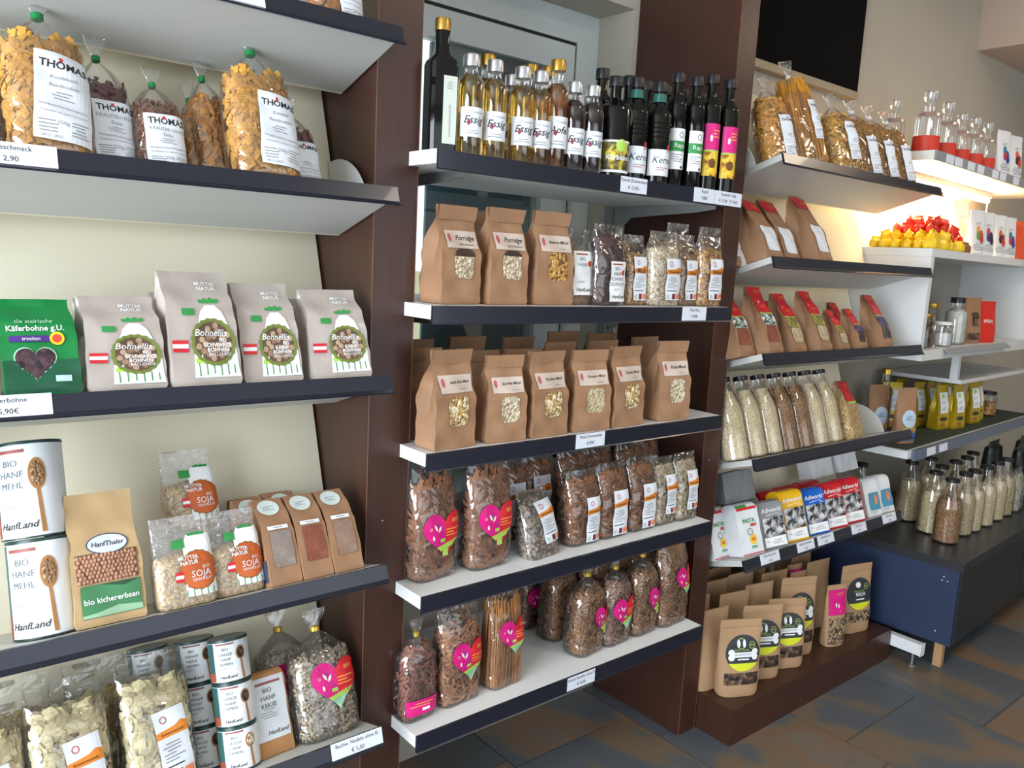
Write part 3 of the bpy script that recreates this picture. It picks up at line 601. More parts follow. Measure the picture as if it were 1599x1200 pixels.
# ---- printed foil bean bag
def balls(x, z):
    R = random.Random(4); pts = []
    for i in range(400):
        a, r = R.uniform(0, 2*pi), .0275*math.sqrt(R.random()); c = (x+r*cos(a), z+r*sin(a))
        if all(math.hypot(c[0]-d[0], c[1]-d[1]) > .0088 for d in pts): pts.append(c)
    return [('ball_print', s_join([s_ell(c[0], c[1], .0049, .0049, 12) for i, c in enumerate(pts) if i % 3 == k]), mat(f'ball_print_{k}', ('#a98a72', '#94745c', '#b99b82')[k], .5, .12, 160), 2) for k in range(3)]
def beanbag(kind):
    w, d, h = .115, .06, .185; b = foil_body(w, d, h); P = [('bag', b.mesh('bag', mat('taupe_foil', '#b5aaa2', .26, .03, 8, .5, 12), ang=32))]
    x, z = .014, h*.36; D = b.front
    g = [('picture', s_poly([(x-.038, .012), (x+.042, .012), (x+.036, h*.40), (x+.020, h*.62), (x+.010, h*.68), (x-.006, h*.68), (x-.016, h*.62), (x-.030, h*.40)]), WHITEP, 0), ('leaves', s_poly([(x-.014, h*.70), (x-.016, h*.73), (x-.009, h*.72), (x-.006, h*.75), (x, h*.725), (x+.005, h*.755), (x+.009, h*.725), (x+.017, h*.74), (x+.016, h*.70)]), GREEN, 1), ('badge', s_rect(x-.036, h*.62, .020, .011, 3, 2), GREEN, 1),
         ('wreath', s_ring(x, z, .0365, .0365, .16, 40, .05), mat('olive_print', '#6c7a30', .5), 2.5), ('window', s_ell(x, z, .032, .032, 32), mat('ball_gap_print', '#5d4638', .5), 1), *balls(x, z),
         ('flag', s_rect(-w*.36, h*.36, .026, .006, 3, 1), RED, 1), ('flag', s_rect(-w*.36, h*.295, .026, .006, 3, 1), RED, 1), ('flag', s_rect(-w*.36, h*.328, .026, .0065, 3, 1), WHITEP, 1),
         ('lettering', s_text('Bohnellis', x-.004, z+.014, .0185, .25, .006, .056), WHITEP, 3), ('lettering', s_text('BIO', x+.016, z+.003, .008, 0, .02), WHITEP, 3),
         ('lettering', s_text(kind, x+.006, z-.005, .0088, 0, .02), WHITEP, 3), ('lettering', s_text('BOHNEN', x+.006, z-.0125, .0088, 0, .02), WHITEP, 3), ('lettering', s_text('B\u00c4LLCHEN', x+.008, z-.0195, .0075, 0, .0), WHITEP, 3),
         ('lettering', s_text('MUTTER\nNATUR', x+.004, h*.86, .0095, 0, .02), WHITEP, 1)]
    for i in range(6): g.append(('leaves', s_rect(x-.028+.012*i, .024, .0018, .02-.003*(i % 3), 1, 2), GREEN, 1))
    g.append(('stamp', s_rect(x-.026, .038, .013, .008, 2, 1), LIME, 2))
    return P+decals(D, g)
def greenbag():
    w, d, h = .112, .06, .165; b = foil_body(w, d, h); P = [('bag', b.mesh('bag', mat('green_foil', '#0f7a3c', .26, .06, 8, .5, 12), ang=32))]
    hp = heart_pts(-.008, h*.31, .031)
    g = [('window', s_poly(hp, (-.008, h*.31)), MT['bean'], 1), ('lower_print', s_rect(0, h*.19, w*.96, h*.32, 6, 3), mat('dark_green_print', '#0d5236', .4), 0), ('lettering', s_text('die steirische', -.006, h*.74, .0105, .15), mat('mint_ink', '#a8d8b4', .5), 2), ('lettering', s_text('K\u00e4ferbohne g.U.', -.004, h*.665, .0128, 0, .015), WHITEP, 2),
         ('band', s_rect(-.014, h*.56, .058, .0105, 5, 1), mat('violet_print', '#4a2a80', .5), 1), ('lettering', s_text('trocken', -.012, h*.56, .0085, .2), WHITEP, 2), ('seal', s_ell(.026, h*.56, .011, .011, 18), YELLOW, 2), ('seal', s_ell(.026, h*.56, .007, .007, 14), mat('red_seal', '#d8432c', .5), 3), ('stamp', s_rect(.030, h*.16, .024, .010, 3, 1), BLUEG, 2)]
    a = decals(b.front, g); v, f = s_poly([(-.008+(x+.008)*1.07, h*.31+(z-h*.31)*1.07) for x, z in hp], (-.008, h*.31))
    return P+a+decals(b.front, [('outline', (v, f), mat('mint_ink', '', .5), 0)])
# ---- tins
def tin(r, h, title, spoon='wheat', arc=1.7):
    d = 2*r; P = [('body', lathe('body', [(r*.985, .0), (r, .003), (r, h-.004), (r*.985, h-.001)], mat('tin_white', '#dfe3e6', .4), 40, r)), ('lid', lathe('lid', [(r*1.01, h-.004), (r*1.015, h-.001), (r*1.0, h+.0015), (r*.9, h+.001)], mat('lid_dark_green', '#1d3a36', .35), 40, r)),
         ('base_rim', lathe('base_rim', [(r*1.008, .0), (r*1.008, .003)], MT['lid_dark_green'], 40, r))]
    fr = lambda x, z: r-math.sqrt(max(1e-9, r*r-min(abs(x), r*.999)**2))
    fc = lambda a, z: (r*sin(a), z)
    def arcrect(a0, a1, z0, z1): return [(a0+(a1-a0)*i/8, z0+(z1-z0)*j/2) for j in range(3) for i in range(9)], [(j*9+i, j*9+i+1, (j+1)*9+i+1, (j+1)*9+i) for j in range(2) for i in range(8)]
    def cyl(v, f, m, nm, ly): return (nm, mk(nm, [((r+.0006+ly*.0004)*sin(a), r-(r+.0006+ly*.0004)*cos(a), z) for a, z in v], f, m, 0))
    P.append(cyl(*arcrect(-1.75, -.80, .004, h-.005), mat('teal_side', '#2f5f5c', .45), 'side_print', 0)); P.append(cyl(*arcrect(-1.75, -.80, .004, h*.25), mat('rust_side', '#a0503c', .45), 'side_print', 1))
    def onc(sh): v, f = sh; return [(x/r, z) for x, z in v], f
    ts = title.split('|'); k = h/len(ts)
    P.append(cyl(*arcrect(-.62, .30, h*.89, h*.925), mat('rust_bar', '#8f4a44', .5), 'bar', 1))
    for i, q in enumerate(ts): P.append(cyl(*onc(s_text(q, -r*.16, h*(.78-.115*i), h*.095)), mat('slate_ink', '#5c6a72', .6), 'lettering', 1))
    P.append(cyl(*onc(s_lines(-.012, h*.34, r*.75, h*.05, 2)), GREY, 'fine_print', 1)); P.append(cyl(*onc(s_text('HanfLand', -.004, h*.14, h*.10, .3, .01)), INK, 'lettering', 1))
    sx, sz = r*.62, h*.66
    sp = cyl(*onc(s_ell(sx, sz, r*.26, h*.165, 22)), mat('spoon_wood', '#a8713c', .5, .1, 40), 'spoon_print', 1)
    P.append((sp[0], sp[1], None, [cyl(*onc(s_ell(sx, sz, r*.20, h*.13, 18)), MT[spoon], 'meal_print', 2), cyl(*onc(s_poly([(sx-r*.05, h*.52), (sx+r*.05, h*.52), (sx+r*.16, h*.05), (sx+r*.02, h*.05)])), MT['spoon_wood'], 'handle_print', 1)])); return P
# ---- bottles
def vial(r, h, liquid, cap, neck=.36, label='essig', sq=2., fill=.80, bz=.66, title='Essig'):
    zs = h*bz; P = [('glass', lathe('glass', [(r*.9, 0), (r, .004), (r, zs), (r*.94, zs+.008), (r*.55, zs+.020), (r*neck, zs+.030), (r*neck, h-.018)], GLASS if liquid else mat('dark_bottle', '#0a0c0b', .06, spec=.4), 28, r, sq))]
    if liquid:
        P.append(('liquid', lathe('liquid', [(r*.84, .008), (r*.93, .012), (r*.93, zs-.002), (r*.86, zs+.006), (r*.42, zs+.020)] if fill > .7 else [(r*.84, .008), (r*.93, .012), (r*.93, zs*.9)], liquid, 26, r, sq)))
    P.append(('cap', lathe('cap', [(r*neck*1.28, h-.024), (r*neck*1.3, h-.004), (r*neck*1.2, h), (r*neck*.5, h)], cap, 20, r)))
    def cyl(sh, m, nm, ly):
        v, f = sh; q = r+.0006+.0004*ly
        if sq > 3: return (nm, mk(nm, [(x, -.0008-.0004*ly, z) for x, z in v], f, m, 0))
        return (nm, mk(nm, [(q*sin(x/r), r-q*cos(x/r), z) for x, z in v], f, m, 0))
    if label == 'essig':
        L = cyl(s_rect(-r*.1, h*.33, r*2.1, h*.29, 16, 1), PAPER, 'label', 0)
        P.append((L[0], L[1], None, [cyl(s_text(title, -r*.1, h*.35, r*.80, .3, .01), INK, 'lettering', 1), cyl(s_text('Premium', r*.1, h*.425, r*.3, .3), GREY, 'lettering', 1), cyl(s_ell(-r*.45, h*.325, r*.14, r*.22, 12), mat('wine_drop', '#8a2038', .5), 'drop', 1), cyl(s_lines(-r*.1, h*.235, r*1.3, h*.05, 2, 4), GREY, 'fine_print', 1)]))
    elif label == 'tall':
        L = cyl(s_rect(r*.3, h*.32, r*1.0, h*.50, 4, 3), mat('sage_paper', '#c9cfc4', .6), 'label', 0); v, f = s_text('sonnenblumen\u00f6l', 0, 0, r*.32); v = [(r*.3-y, h*.24+x) for x, y in v]
        P.append((L[0], L[1], None, [cyl((v, f), GREY, 'lettering', 1), cyl(s_lines(r*.3, h*.50, r*.5, h*.06, 4, 3), GREY, 'emblem', 1)]))
    elif label == 'raps':
        L = cyl(s_rect(0, h*.33, r*1.75, h*.36, 12, 1), WHITEP, 'label', 0)
        P.append((L[0], L[1], None, [cyl(s_rect(0, h*.355, r*1.75, h*.09, 12, 1), GREEN, 'band', 1), cyl(s_text('Raps', r*.1, h*.36, r*.62), WHITEP, 'lettering', 2), cyl(s_ring(r*.2, h*.455, r*.26, r*.3, .3, 16), GREY, 'emblem', 1), cyl(s_lines(-r*.05, h*.25, r*1.3, h*.08, 4, 2), GREY, 'fine_print', 1), cyl(s_rect(r*.45, h*.17, r*.3, h*.022, 2, 1), INK, 'barcode', 1)]))
    elif label == 'sun':
        L = cyl(s_rect(0, h*.46, r*1.75, h*.23, 12, 1), PINK, 'label', 0)
        P.append((L[0], L[1], None, [cyl(s_rect(0, h*.235, r*1.75, h*.22, 12, 1), MT['sunflower'], 'picture', 0), cyl(s_rect(0, h*.342, r*1.75, h*.014, 12, 1), LIME, 'band', 1), cyl(s_lines(r*.3, h*.49, r*.8, h*.08, 3, 2), mat('peach_ink', '', .5), 'lettering', 1), cyl(s_ell(-r*.25, h*.45, r*.12, r*.3, 10), mat('petal_cream', '', .5), 'petal', 1), cyl(s_ell(r*.0, h*.235, r*.36, r*.42, 14), mat('sunflower_heart', '#6a4318', .6), 'picture', 1)]))
    elif label == 'kern':
        L = cyl(s_rect(0, h*.20, r*2.4, h*.26, 16, 1), PAPER, 'label', 0)
        P.append((L[0], L[1], None, [cyl(s_text('Kern\u00f6l', r*.15, h*.225, r*.72, .3), INK, 'lettering', 1), cyl(s_lines(r*.1, h*.14, r*1.2, h*.04, 2, 2), mat('dull_red', '', .5), 'fine_print', 1), cyl(s_rect(r*.55, h*.34, r*.42, h*.075, 3, 1), mat('red_seal_tag', '#b03040', .5), 'tag', 0)]))
        P.append(('neck_seal', lathe('neck_seal', [(r*.52, h*.80), (r*.54, h*.80), (r*.50, h*.88), (r*.44, h*.88)], mat('teal_seal', '#1f5a50', .4), 20, r)))
        for i in range(4): P.append(('rib', lathe('rib', [(r*.99, h*(.44+.045*i)), (r*1.03, h*(.452+.045*i)), (r*.99, h*(.464+.045*i))], MT['dark_bottle'], 24, r)))
    elif label == 'kuerbis':
        L = cyl(s_rect(0, h*.20, r*2.4, h*.30, 16, 1), MT['pumpkin'], 'label', 0)
        P.append((L[0], L[1], None, [cyl(s_rect(0, h*.35, r*2.4, h*.02, 16, 1), WHITEP, 'band', 1), cyl(s_rect(0, h*.055, r*2.4, h*.025, 16, 1), WHITEP, 'band', 1), cyl(s_text('K\u00fcrbiskern', r*.1, h*.19, r*.42, 0, .02), WHITEP, 'lettering', 1), cyl(s_ell(r*.1, h*.31, r*.36, r*.36, 18), LIME, 'badge', 1)]))
        P.append(('handle', mk('handle', [(r*.45+.020*cos(a)*(1+.22*e)+.008, r+q, h*.62+.026*sin(a)*(1+.22*e)) for a in [-pi/2+pi*i/8 for i in range(9)] for e, q in ((1, -.003), (1, .003), (-1, .003), (-1, -.003))],
                  [(4*i+j, 4*i+(j+1) % 4, 4*i+4+(j+1) % 4, 4*i+4+j) for i in range(8) for j in range(4)], MT['dark_bottle'], 50)))
    return P
def liquid(key, tint): return clear(key, tint, .02, .03)
AMB = liquid('pale_vinegar', (.93, .80, .42)); AMB2 = liquid('amber_vinegar', (.80, .50, .22)); DRK = mat('dark_vinegar', '#22101a', .1)
def grainbottle(fillm, tagged=False, r=.044, h=.262, fill=.70):
    prof = [(r*.88, 0), (r, .006), (r, h*.55), (r*.93, h*.62), (r*.62, h*.80), (r*.47, h*.88), (r*.45, h*.945)]
    P = [('glass', lathe('glass', prof, GLASS, 30, r))]
    q = [(a*.94 if i else a*.9, z+.003) for i, (a, z) in enumerate(prof) if z < h*fill]+[(r*(.60 if fill > .75 else .72), h*fill)]
    P.append(('grain', lathe('grain', q, fillm, 28, r))); P.append(('lid', lathe('lid', [(r*.52, h*.945), (r*.54, h*.95), (r*.54, h*.995), (r*.48, h)], BLACKC, 22, r)))
    if tagged:
        P.append(('ribbon', mk('ribbon', [(.008+dx, r-(r*.56+(r*.40)*(1-t)**1.6), h-.002-.075*(1-t)) for t in (1, .75, .5, .25, 0) for dx in (0, .004)], [(2*i, 2*i+1, 2*i+3, 2*i+2) for i in range(4)], mat('red_white_ribbon', '#c98f94', .6), 0)))
        P.append(('lettering', mk('lettering', [((r+.0006)*sin(x/r), r-(r+.0006)*cos(x/r), z) for x, z in s_lines(.020, h*.23, .022, .018, 3, 7)[0]], s_lines(.020, h*.23, .022, .018, 3, 7)[1], INK, 0)))
    return P
# ---- pouch with round label and window
def pouch(style='dog', w=.138, d=.07, h=.245):
    b = pouch_body(w, d, h); P = [('pouch', b.mesh('pouch', KR2, 28, ang=60))]
    P.append(('seal', decals(b.front, [('seal', s_rect(0, h*.90, w*.97, .002, 8, 1), mat('kraft_crease', '#a98359', .7), 0)])[0][1]))
    if style in ('dog', 'cat'):
        cz, cr, x0 = h*.575, .0455, .004; K = 1.24
        grow = lambda its: [(n_, ([(x0+(x-x0)*K, cz+(z-cz)*K) for x, z in sh[0]], sh[1]), m_, l_) for n_, sh, m_, l_ in its]
        base = [('label', s_ell(x0, cz, cr, cr, 36), mat('label_charcoal', '#33363c', .5), 1)]
        it = [('lime_edge', s_poly(clip_poly([(x0+cr*cos(a), cz+cr*sin(a)) for a in [2*pi*i/48 for i in range(48)]], lambda p: cz-cr*.58+.002*sin(p[0]*500)-p[1])), LEMON, 2), ('emblem', s_ring(x0+.024, cz+.019, .0085, .0085, .15, 18), LIME, 2), ('lettering', s_text('BIO', x0+.024, cz+.019, .006), LEMON, 2),
              ('lettering', s_text('Natur Snack', x0-.004, cz+.008, .0075, .1), LIME, 2), ('lettering', s_rect(x0, cz-.0155, .030, .0032, 4, 1), WHITEP, 2)]
        if style == 'dog':
            it += [('bone', s_rect(x0, cz-.004, .058, .0125, 6, 1), WHITEP, 2)]+[('bone', s_ell(x0+sx*.031, cz-.004+sz*.0062, .0085, .0082, 14), WHITEP, 2.2) for sx in (-1, 1) for sz in (-1, 1)]
            it += [('lettering', s_text('RINDERMIX', x0, cz-.004, .0085), GREY, 3), ('ear', s_ell(x0-.0125, cz+.024, .0042, .0105, 14), WHITEP, 2), ('ear', s_ell(x0+.0025, cz+.024, .0042, .0105, 14), WHITEP, 2), ('outline', s_ring(x0-.005, cz+.024, .0115, .0135, .12, 20), LIME, 2)]
        else: it += [('lettering', s_text('FISCH', x0+.002, cz-.002, .013, 0, .02), WHITEP, 2), ('ear', s_ell(x0-.006, cz+.026, .009, .008, 16), WHITEP, 2)]
        P += lab(b.front, grow(base), grow(it))
        P += decals(b.front, [('window', s_rect(.0, h*.245, w*.80, h*.155, 8, 4), MT['treats' if style == 'dog' else 'darkseed'], 1)])
    return P
def seedpouch():
    w, d, h = .085, .055, .21; b = pouch_body(w, d, h); P = [('pouch', b.mesh('pouch', KR2, 24, ang=60))]
    P += lab(b.front, [('label', s_rect(0, h*.72, w*.86, h*.40, 6, 5), PINK, 1)], [('lettering', s_text('HOF', .012, h*.85, .014, 0, .02), ORANGE, 2), ('petal', s_ell(-.006, h*.68, .003, .008, 10), mat('petal_cream', '', .5), 2), ('petal', s_ell(.004, h*.66, .003, .007, 10), mat('petal_cream', '', .5), 2), ('lettering', s_text('BIO', .012, h*.57, .008), ORANGE, 2)])
    return P+decals(b.front, [('window', s_rect(0, h*.26, w*.8, h*.42, 6, 4), MT['darkseed'], 1)])
# ---- kraft bag with folded-over red header
def redtop(w, d, h, pic, win, header=True, seed=0.):
    b = Body([(0, w*.47, d*.46, d*.5, 8), (.06*h, w*.5, d*.5, d*.5, 8), (.4*h, w*.5, d*.46, d*.52, 8), (.75*h, w*.49, d*.22, d*.6, 8), (.95*h, w*.48, d*.05, d*.62, 8), (h, w*.48, .004, d*.62, 8)], .006, True, d*.25, seed)
    P = [('bag', b.mesh('bag', KR, ang=28))]
    if header: P += lab(b.front, [('header_label', s_rect(0, h*.79, w*.86, h*.40, 6, 8), RED, 1)], [('lettering', s_text('HOF', w*.16, h*.92, w*.22, 0, .02), ORANGE, 2), ('petal', s_ell(-w*.12, h*.76, w*.025, w*.07, 10), mat('petal_cream', '', .5), 2), ('lettering', s_lines(w*.12, h*.70, w*.45, h*.05, 2), ORANGE, 2), ('band', s_rect(0, h*.585, w*.86, h*.02, 6, 1), LIME, 2)])
    if pic: P += decals(b.front, [('picture', s_rect(0, h*.49, w*.84, h*.17, 6, 3), MT[pic], 1)])
    if win: P += decals(b.front, [('window', s_rect(0, h*.28, w*.7, h*.24, 5, 3), MT[win], 1)])
    return P
# ---- coffee brick
def coffee(col, name, key):
    w, d, h = .100, .06, .158; b = brick_body(w, d, h); P = [('pack', b.mesh('pack', mat(key, col, .3, .04, 8, .1, 25), ang=30))]
    ps = s_poly([(-w*.40, h*.27), (w*.46, h*.27), (w*.46, h*.64), (-w*.40, h*.64)])
    return P+decals(b.front, [('photo_print', s_rect(.003, h*.45, w*.84, h*.40, 6, 4), MT['bw_photo'], 1), ('lettering', s_text(name, .0, h*.80, .021, .35, .015), WHITEP, 1), ('underline', s_poly([(-w*.22, h*.69), (w*.3, h*.725), (w*.36, h*.735), (-w*.2, h*.705)]), WHITEP, 1), ('lettering', s_text('500 g', w*.32, h*.685, .008), WHITEP, 1),
                                ('white_field', s_rect(.002, h*.14, w*.88, h*.20, 6, 3), WHITEP, 1), ('fine_print', s_lines(w*.1, h*.14, w*.5, h*.1, 3, 3), GREY, 2), ('lettering', s_text('fein', -w*.28, h*.16, .009), GREY, 2)])
def whitepack(style):
    w, d, h = (.095, .065, .165) if style == 'pasta' else (.085, .06, .145); b = brick_body(w, d, h); P = [('pack', b.mesh('pack', mat('white_pack', '#dfe3e6', .3, .02, 8, .15, 25), ang=30))]
    if style == 'pasta':
        g = [('lettering', s_text('PASTA', .0, h*.66, .018, 0, .02), GREEN, 1), ('lettering', s_text('MIA', .02, h*.57, .016, 0, .02), RED, 1), ('arch', s_ring(.0, h*.45, .012, .012, .25, 20), GREY, 1), ('badge', s_ell(.008, h*.30, .014, .016, 20), YELLOW, 1), ('badge', s_text('AS', .008, h*.30, .014, 0, .03), RED, 2), ('lettering', s_text('FEIN', .008, h*.15, .012, 0, .02), GREEN, 1), ('trim_line', s_rect(0, h*.03, w*.96, .003, 4, 1), RED, 1), ('stripe', s_rect(0, h*.9, w*.9, h*.05, 4, 1), RED, 1), ('stripe', s_rect(-w*.2, h*.95, w*.5, h*.05, 4, 1), GREEN, 1)]
    else: g = [('picture', s_rect(.008, h*.38, w*.72, h*.45, 5, 4), mat('sky_print', '#4a8fae', .5), 1), ('picture', s_ell(.016, h*.42, .011, .020, 16), mat('peach_print', '#d98a5c', .5), 2), ('fine_print', s_lines(.0, h*.10, w*.6, h*.06, 2), GREY, 1)]
    return P+decals(b.front, g)
def bagflour(win):
    w, d, h = .066, .055, .172; b = Body([(0, w*.48, d*.48, d*.5, 8), (.03*h, w*.5, d*.5, d*.5, 8), (.60*h, w*.5, d*.48, d*.52, 8), (.82*h, w*.49, d*.30, d*.66, 8), (h, w*.48, .004, d*.80, 8)], .004, True, d*.2, 2.)
    P = [('bag', b.mesh('bag', KR, ang=28))]
    P += lab(b.front, [('round_sticker', s_ell(-.002, h*.89, .022, .016, 24), mat('sticker_pale', '#cfdad6', .5), 1)], [('lettering', s_lines(-.002, h*.885, .024, .010, 3, 2), GREY, 2)])
    P += decals(b.front, [('window', s_rect(.002, h*.40, w*.66, h*.40, 4, 4), MT[win], 1)])
    P += lab(b.front, [('name_strip', s_rect(.0, h*.645, w*.66, .0075, 4, 1), WHITEP, 2)], [('lettering', s_lines(0, h*.645, w*.5, .004, 1), GREY, 3)])
    return P+[('side_sticker', mk('side_sticker', [(-w*.505, d*.12, .01), (-w*.505, d*.55, .01), (-w*.505, d*.55, h*.3), (-w*.505, d*.12, h*.3)], [(0, 1, 2, 3)], mat('blue_sticker', '#39455f', .5), 0))]
def yellowbag():
    w, d, h = .075, .045, .20; b = Body([(0, w*.48, d*.46, d*.5, 6), (.04*h, w*.5, d*.5, d*.5, 6), (.5*h, w*.5, d*.4, d*.5, 6), (.88*h, w*.5, d*.05, d*.5, 6), (h, w*.5, .003, d*.5, 6)], .003, True, d*.2)
    P = [('sachet', b.mesh('sachet', mat('gold_foil', '#b59a1c', .32, .08, 10, .1, 30, metal=.25), ang=30))]
    return P+lab(b.front, [('label', s_rect(0, h*.60, w*.72, h*.46, 4, 4), PAPER, 1)], [('emblem', s_ell(-.004, h*.75, .010, .010, 16), LIME, 2), ('lettering', s_lines(0, h*.60, w*.5, h*.05, 2), GREY, 2), ('fine_print', s_lines(0, h*.47, w*.5, h*.08, 3), GREY, 2)]) + decals(b.front, [('oval', s_ell(0, h*.24, w*.3, h*.045, 18), mat('dark_oval', '#3a3420', .5), 1), ('stamp', s_rect(-.003, h*.12, w*.26, h*.06, 2, 1), mat('red_stamp', '#b04a3c', .5), 1)])
# ================================================================ products on the shelves
NG = 'ribbon'
# ---------------- left bay
TG = '#cf983f'; TG2 = '#c98a36'
knob = clearbag('tied', NG, TG, thomas('Knoblauch', 'Bandnudeln', .66, .50, .32, .12), 900, .125, .085, .30, 1, 1.25, CLIP, .62, lrot=-.08)
zwie = clearbag('tied', NG, TG, thomas('Zwiebel', 'Bandnudeln', .62, .46, .30, .16), 900, .125, .085, .30, 1, 1.25, CLIP, .62, lrot=-.06)
pl_r = clearbag('tied', NG, TG2, None, 420, .105, .075, .27, 4, 1.1, CLIP, .62)
fus = clearbag('tied', 'fusilli', '#6e2a2c', thomas('KR\u00c4UTER-UN-KE', 'Eiche', .78, .40, .30, .12), 430, .10, .075, .27, 5, 1.1, CLIP, .60)
brn = clearbag('tied', 'fusilli', '#85502f', thomas('KR\u00c4UTER-UN-KE', 'Eiche', .86, .48, .28, .08), 430, .10, .075, .235, 6, 1.1, CLIP, .60)
drd = clearbag('tied', 'penne', '#6a1c22', thomas('', '', .7, .42, .32, .1), 380, .10, .075, .25, 7, 1., None, .62)
nf = 'noodle bags on the left bay'
place(clearbag('tied', 'shell', '#b5782e', thomas('', '', .6, .45, .22, .25), 500, .11, .08, .28, 9, .8, None, .62), 'noodle_bag', 'orange noodle bag with white label, cut off at the top edge of the photo', 'noodle bag', '10', -.182, .03, group=nf)
place(knob, 'noodle_bag', 'large garlic ribbon noodle bag with green clip and big white label', 'noodle bag', '11', -.655, .022, 4, (1, 1, .95), group=nf)
place(pl_r, 'noodle_bag', 'ribbon noodle bag cut off by the left edge of the photo', 'noodle bag', '11', -.768, .06, group=nf)
place(pl_r, 'noodle_bag', 'ribbon noodle bag standing behind the garlic ribbon noodle bag', 'noodle bag', '11', -.675, .125, s=(.9, .9, 1), group=nf)
place(fus, 'noodle_bag', 'dark red spiral noodle bag half hidden right of the garlic noodles', 'noodle bag', '11', -.565, .075, 5, (.92, .9, .93), group=nf)
place(brn, 'noodle_bag', 'brown spiral noodle bag with wide white label, right of the dark red spirals', 'noodle bag', '11', -.488, .055, 0, (.82, .9, .86), group=nf)
place(pl_r, 'noodle_bag', 'ribbon noodle bag without clip, behind and left of the onion ribbon noodles', 'noodle bag', '11', -.405, .12, 0, (.6, .9, .82), group=nf)
place(pl_r, 'noodle_bag', 'ribbon noodle bag with green clip leaning behind the onion ribbon noodles', 'noodle bag', '11', -.372, .10, 0, (.75, .9, .98), roll=-3, group=nf)
place(zwie, 'noodle_bag', 'large onion ribbon noodle bag with green clip and white label', 'noodle bag', '11', -.317, .015, 2, (1.02, 1, .98), group=nf)
place(drd, 'noodle_bag', 'dark red noodle bag peeping out right of the onion ribbon noodles', 'noodle bag', '11', -.218, .10, 0, (.85, .9, .86), group=nf)
gb = greenbag(); bs = beanbag('SCHWARZE'); bk = beanbag('K\u00c4FER'); bg_ = 'bean packs on the left bay'
place(gb, 'bean_bag', 'green bean bag with heart window, fully in view', 'bean bag', '12', -.684, .028, 0, (.95, 1, .98), group=bg_)
place(gb, 'bean_bag', 'green bean bag cut off by the left edge of the photo', 'bean bag', '12', -.800, .03, 0, (.95, 1, .95), group=bg_)
place(bs, 'bean_ball_bag', 'beige black-bean-ball bag right beside the green bean bag', 'bean ball bag', '12', -.561, .022, 2, (1.05, 1, .90), group=bg_)
place(bs, 'bean_ball_bag', 'tallest beige black-bean-ball bag, standing in the middle of its shelf', 'bean ball bag', '12', -.434, .015, 3, (1.04, 1, 1.14), group=bg_)
place(bk, 'bean_ball_bag', 'beige beetle-bean-ball bag, second from the right on its shelf', 'bean ball bag', '12', -.307, .035, 0, (.98, .9, 1.07), group=bg_)
place(bk, 'bean_ball_bag', 'beige beetle-bean-ball bag at the right end of its shelf', 'bean ball bag', '12', -.172, .022, -2, (1.05, 1, 1.0), group=bg_)
for x, sc, wh in ((-.555, .98, 'right beside the green bean bag'), (-.43, 1.05, 'that is the tallest'), (-.235, 1.0, 'at the right end')): place(bk if x > -.3 else bs, 'bean_ball_bag', f'beige bag hidden behind the bean-ball bag {wh}', 'bean ball bag', '12', x, .10, 0, (1, .9, sc), group=bg_)
tb_ = tin(.05, .158, 'BIO|HANF|MEHL'); tg_ = 'hemp flour tins'
place(tb_, 'flour_tin', 'large white hemp flour tin with spoon picture, lower one of the stack', 'tin', '13', -.712, .03, -34, group=tg_)
place(tb_, 'flour_tin', 'large white hemp flour tin with spoon picture, upper one of the stack', 'tin', '13', -.716, .03, -34, z=.161, group=tg_)
# chickpea bag: window shows the peas as pieces
def chickpeas():
    w, d, h = .112, .06, .222; b = kraft_body(w, d, h, .005, 3.); P = [('bag', b.mesh('bag', mat('kraft_tan', '#b89a70', .7, .08, 14, .2, 22), ang=28))]; R = np.random.RandomState(3); V = []; Fq = []
    for i in range(15):
        for j in range(7):
            x = -w*.40+w*.8*(i+.5*(j % 2)+R.uniform(-.2, .2))/14.5; z = h*.335+j*.0068+R.uniform(-.001, .001); r = .0040; y = b.front(x, z)-.0012; b0 = len(V)
            for e, rr in ((-.9, .45), (-.35, .95), (.35, .95), (.9, .45)): V += [(x+r*rr*cos(k*pi/3), y-r*rr*.8*sin(k*pi/3), z+e*r) for k in range(6)]
            Fq += [(b0+q*6+k, b0+q*6+(k+1) % 6, b0+q*6+6+(k+1) % 6, b0+q*6+6+k) for q in range(3) for k in range(6)]
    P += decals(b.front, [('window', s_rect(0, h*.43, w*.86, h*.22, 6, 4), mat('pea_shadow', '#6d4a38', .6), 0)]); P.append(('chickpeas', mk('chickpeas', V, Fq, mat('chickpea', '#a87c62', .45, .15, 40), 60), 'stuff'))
    P += lab(b.front, [('oval_label', s_ell(.004, h*.60, .033, .017, 30), mat('oval_rim', '#3a4a68', .5), 1)], [('oval_face', s_ell(.004, h*.60, .031, .0152, 30), mat('oval_pale', '#d3dcea', .5), 2), ('lettering', s_text('HanfThaler', .004, h*.60, .0115, .2, .01), INK, 3)])
    P += lab(b.front, [('green_label', s_rect(.002, h*.185, w*.84, h*.24, 6, 4), mat('leaf_green', '#3f7d50', .5), 1)], [('wave', s_poly([(-w*.40, h*.07), (w*.44, h*.07), (w*.44, h*.11), (w*.1, h*.13), (-w*.2, h*.10), (-w*.40, h*.09)]), mat('pale_green', '#93b896', .5), 2), ('wave', s_poly([(-w*.1, h*.30), (w*.2, h*.27), (w*.44, h*.305), (-w*.1, h*.305)]), mat('deep_green', '#234a33', .5), 2), ('lettering', s_text('bio kichererbsen', .002, h*.185, .0128, 0, .015), WHITEP, 3)])
    return P
cp = chickpeas()
place(cp, 'chickpea_bag', 'tan paper chickpea bag with oval label and green name field', 'chickpea bag', '13', -.596, .02, 2, group='chickpea bags')
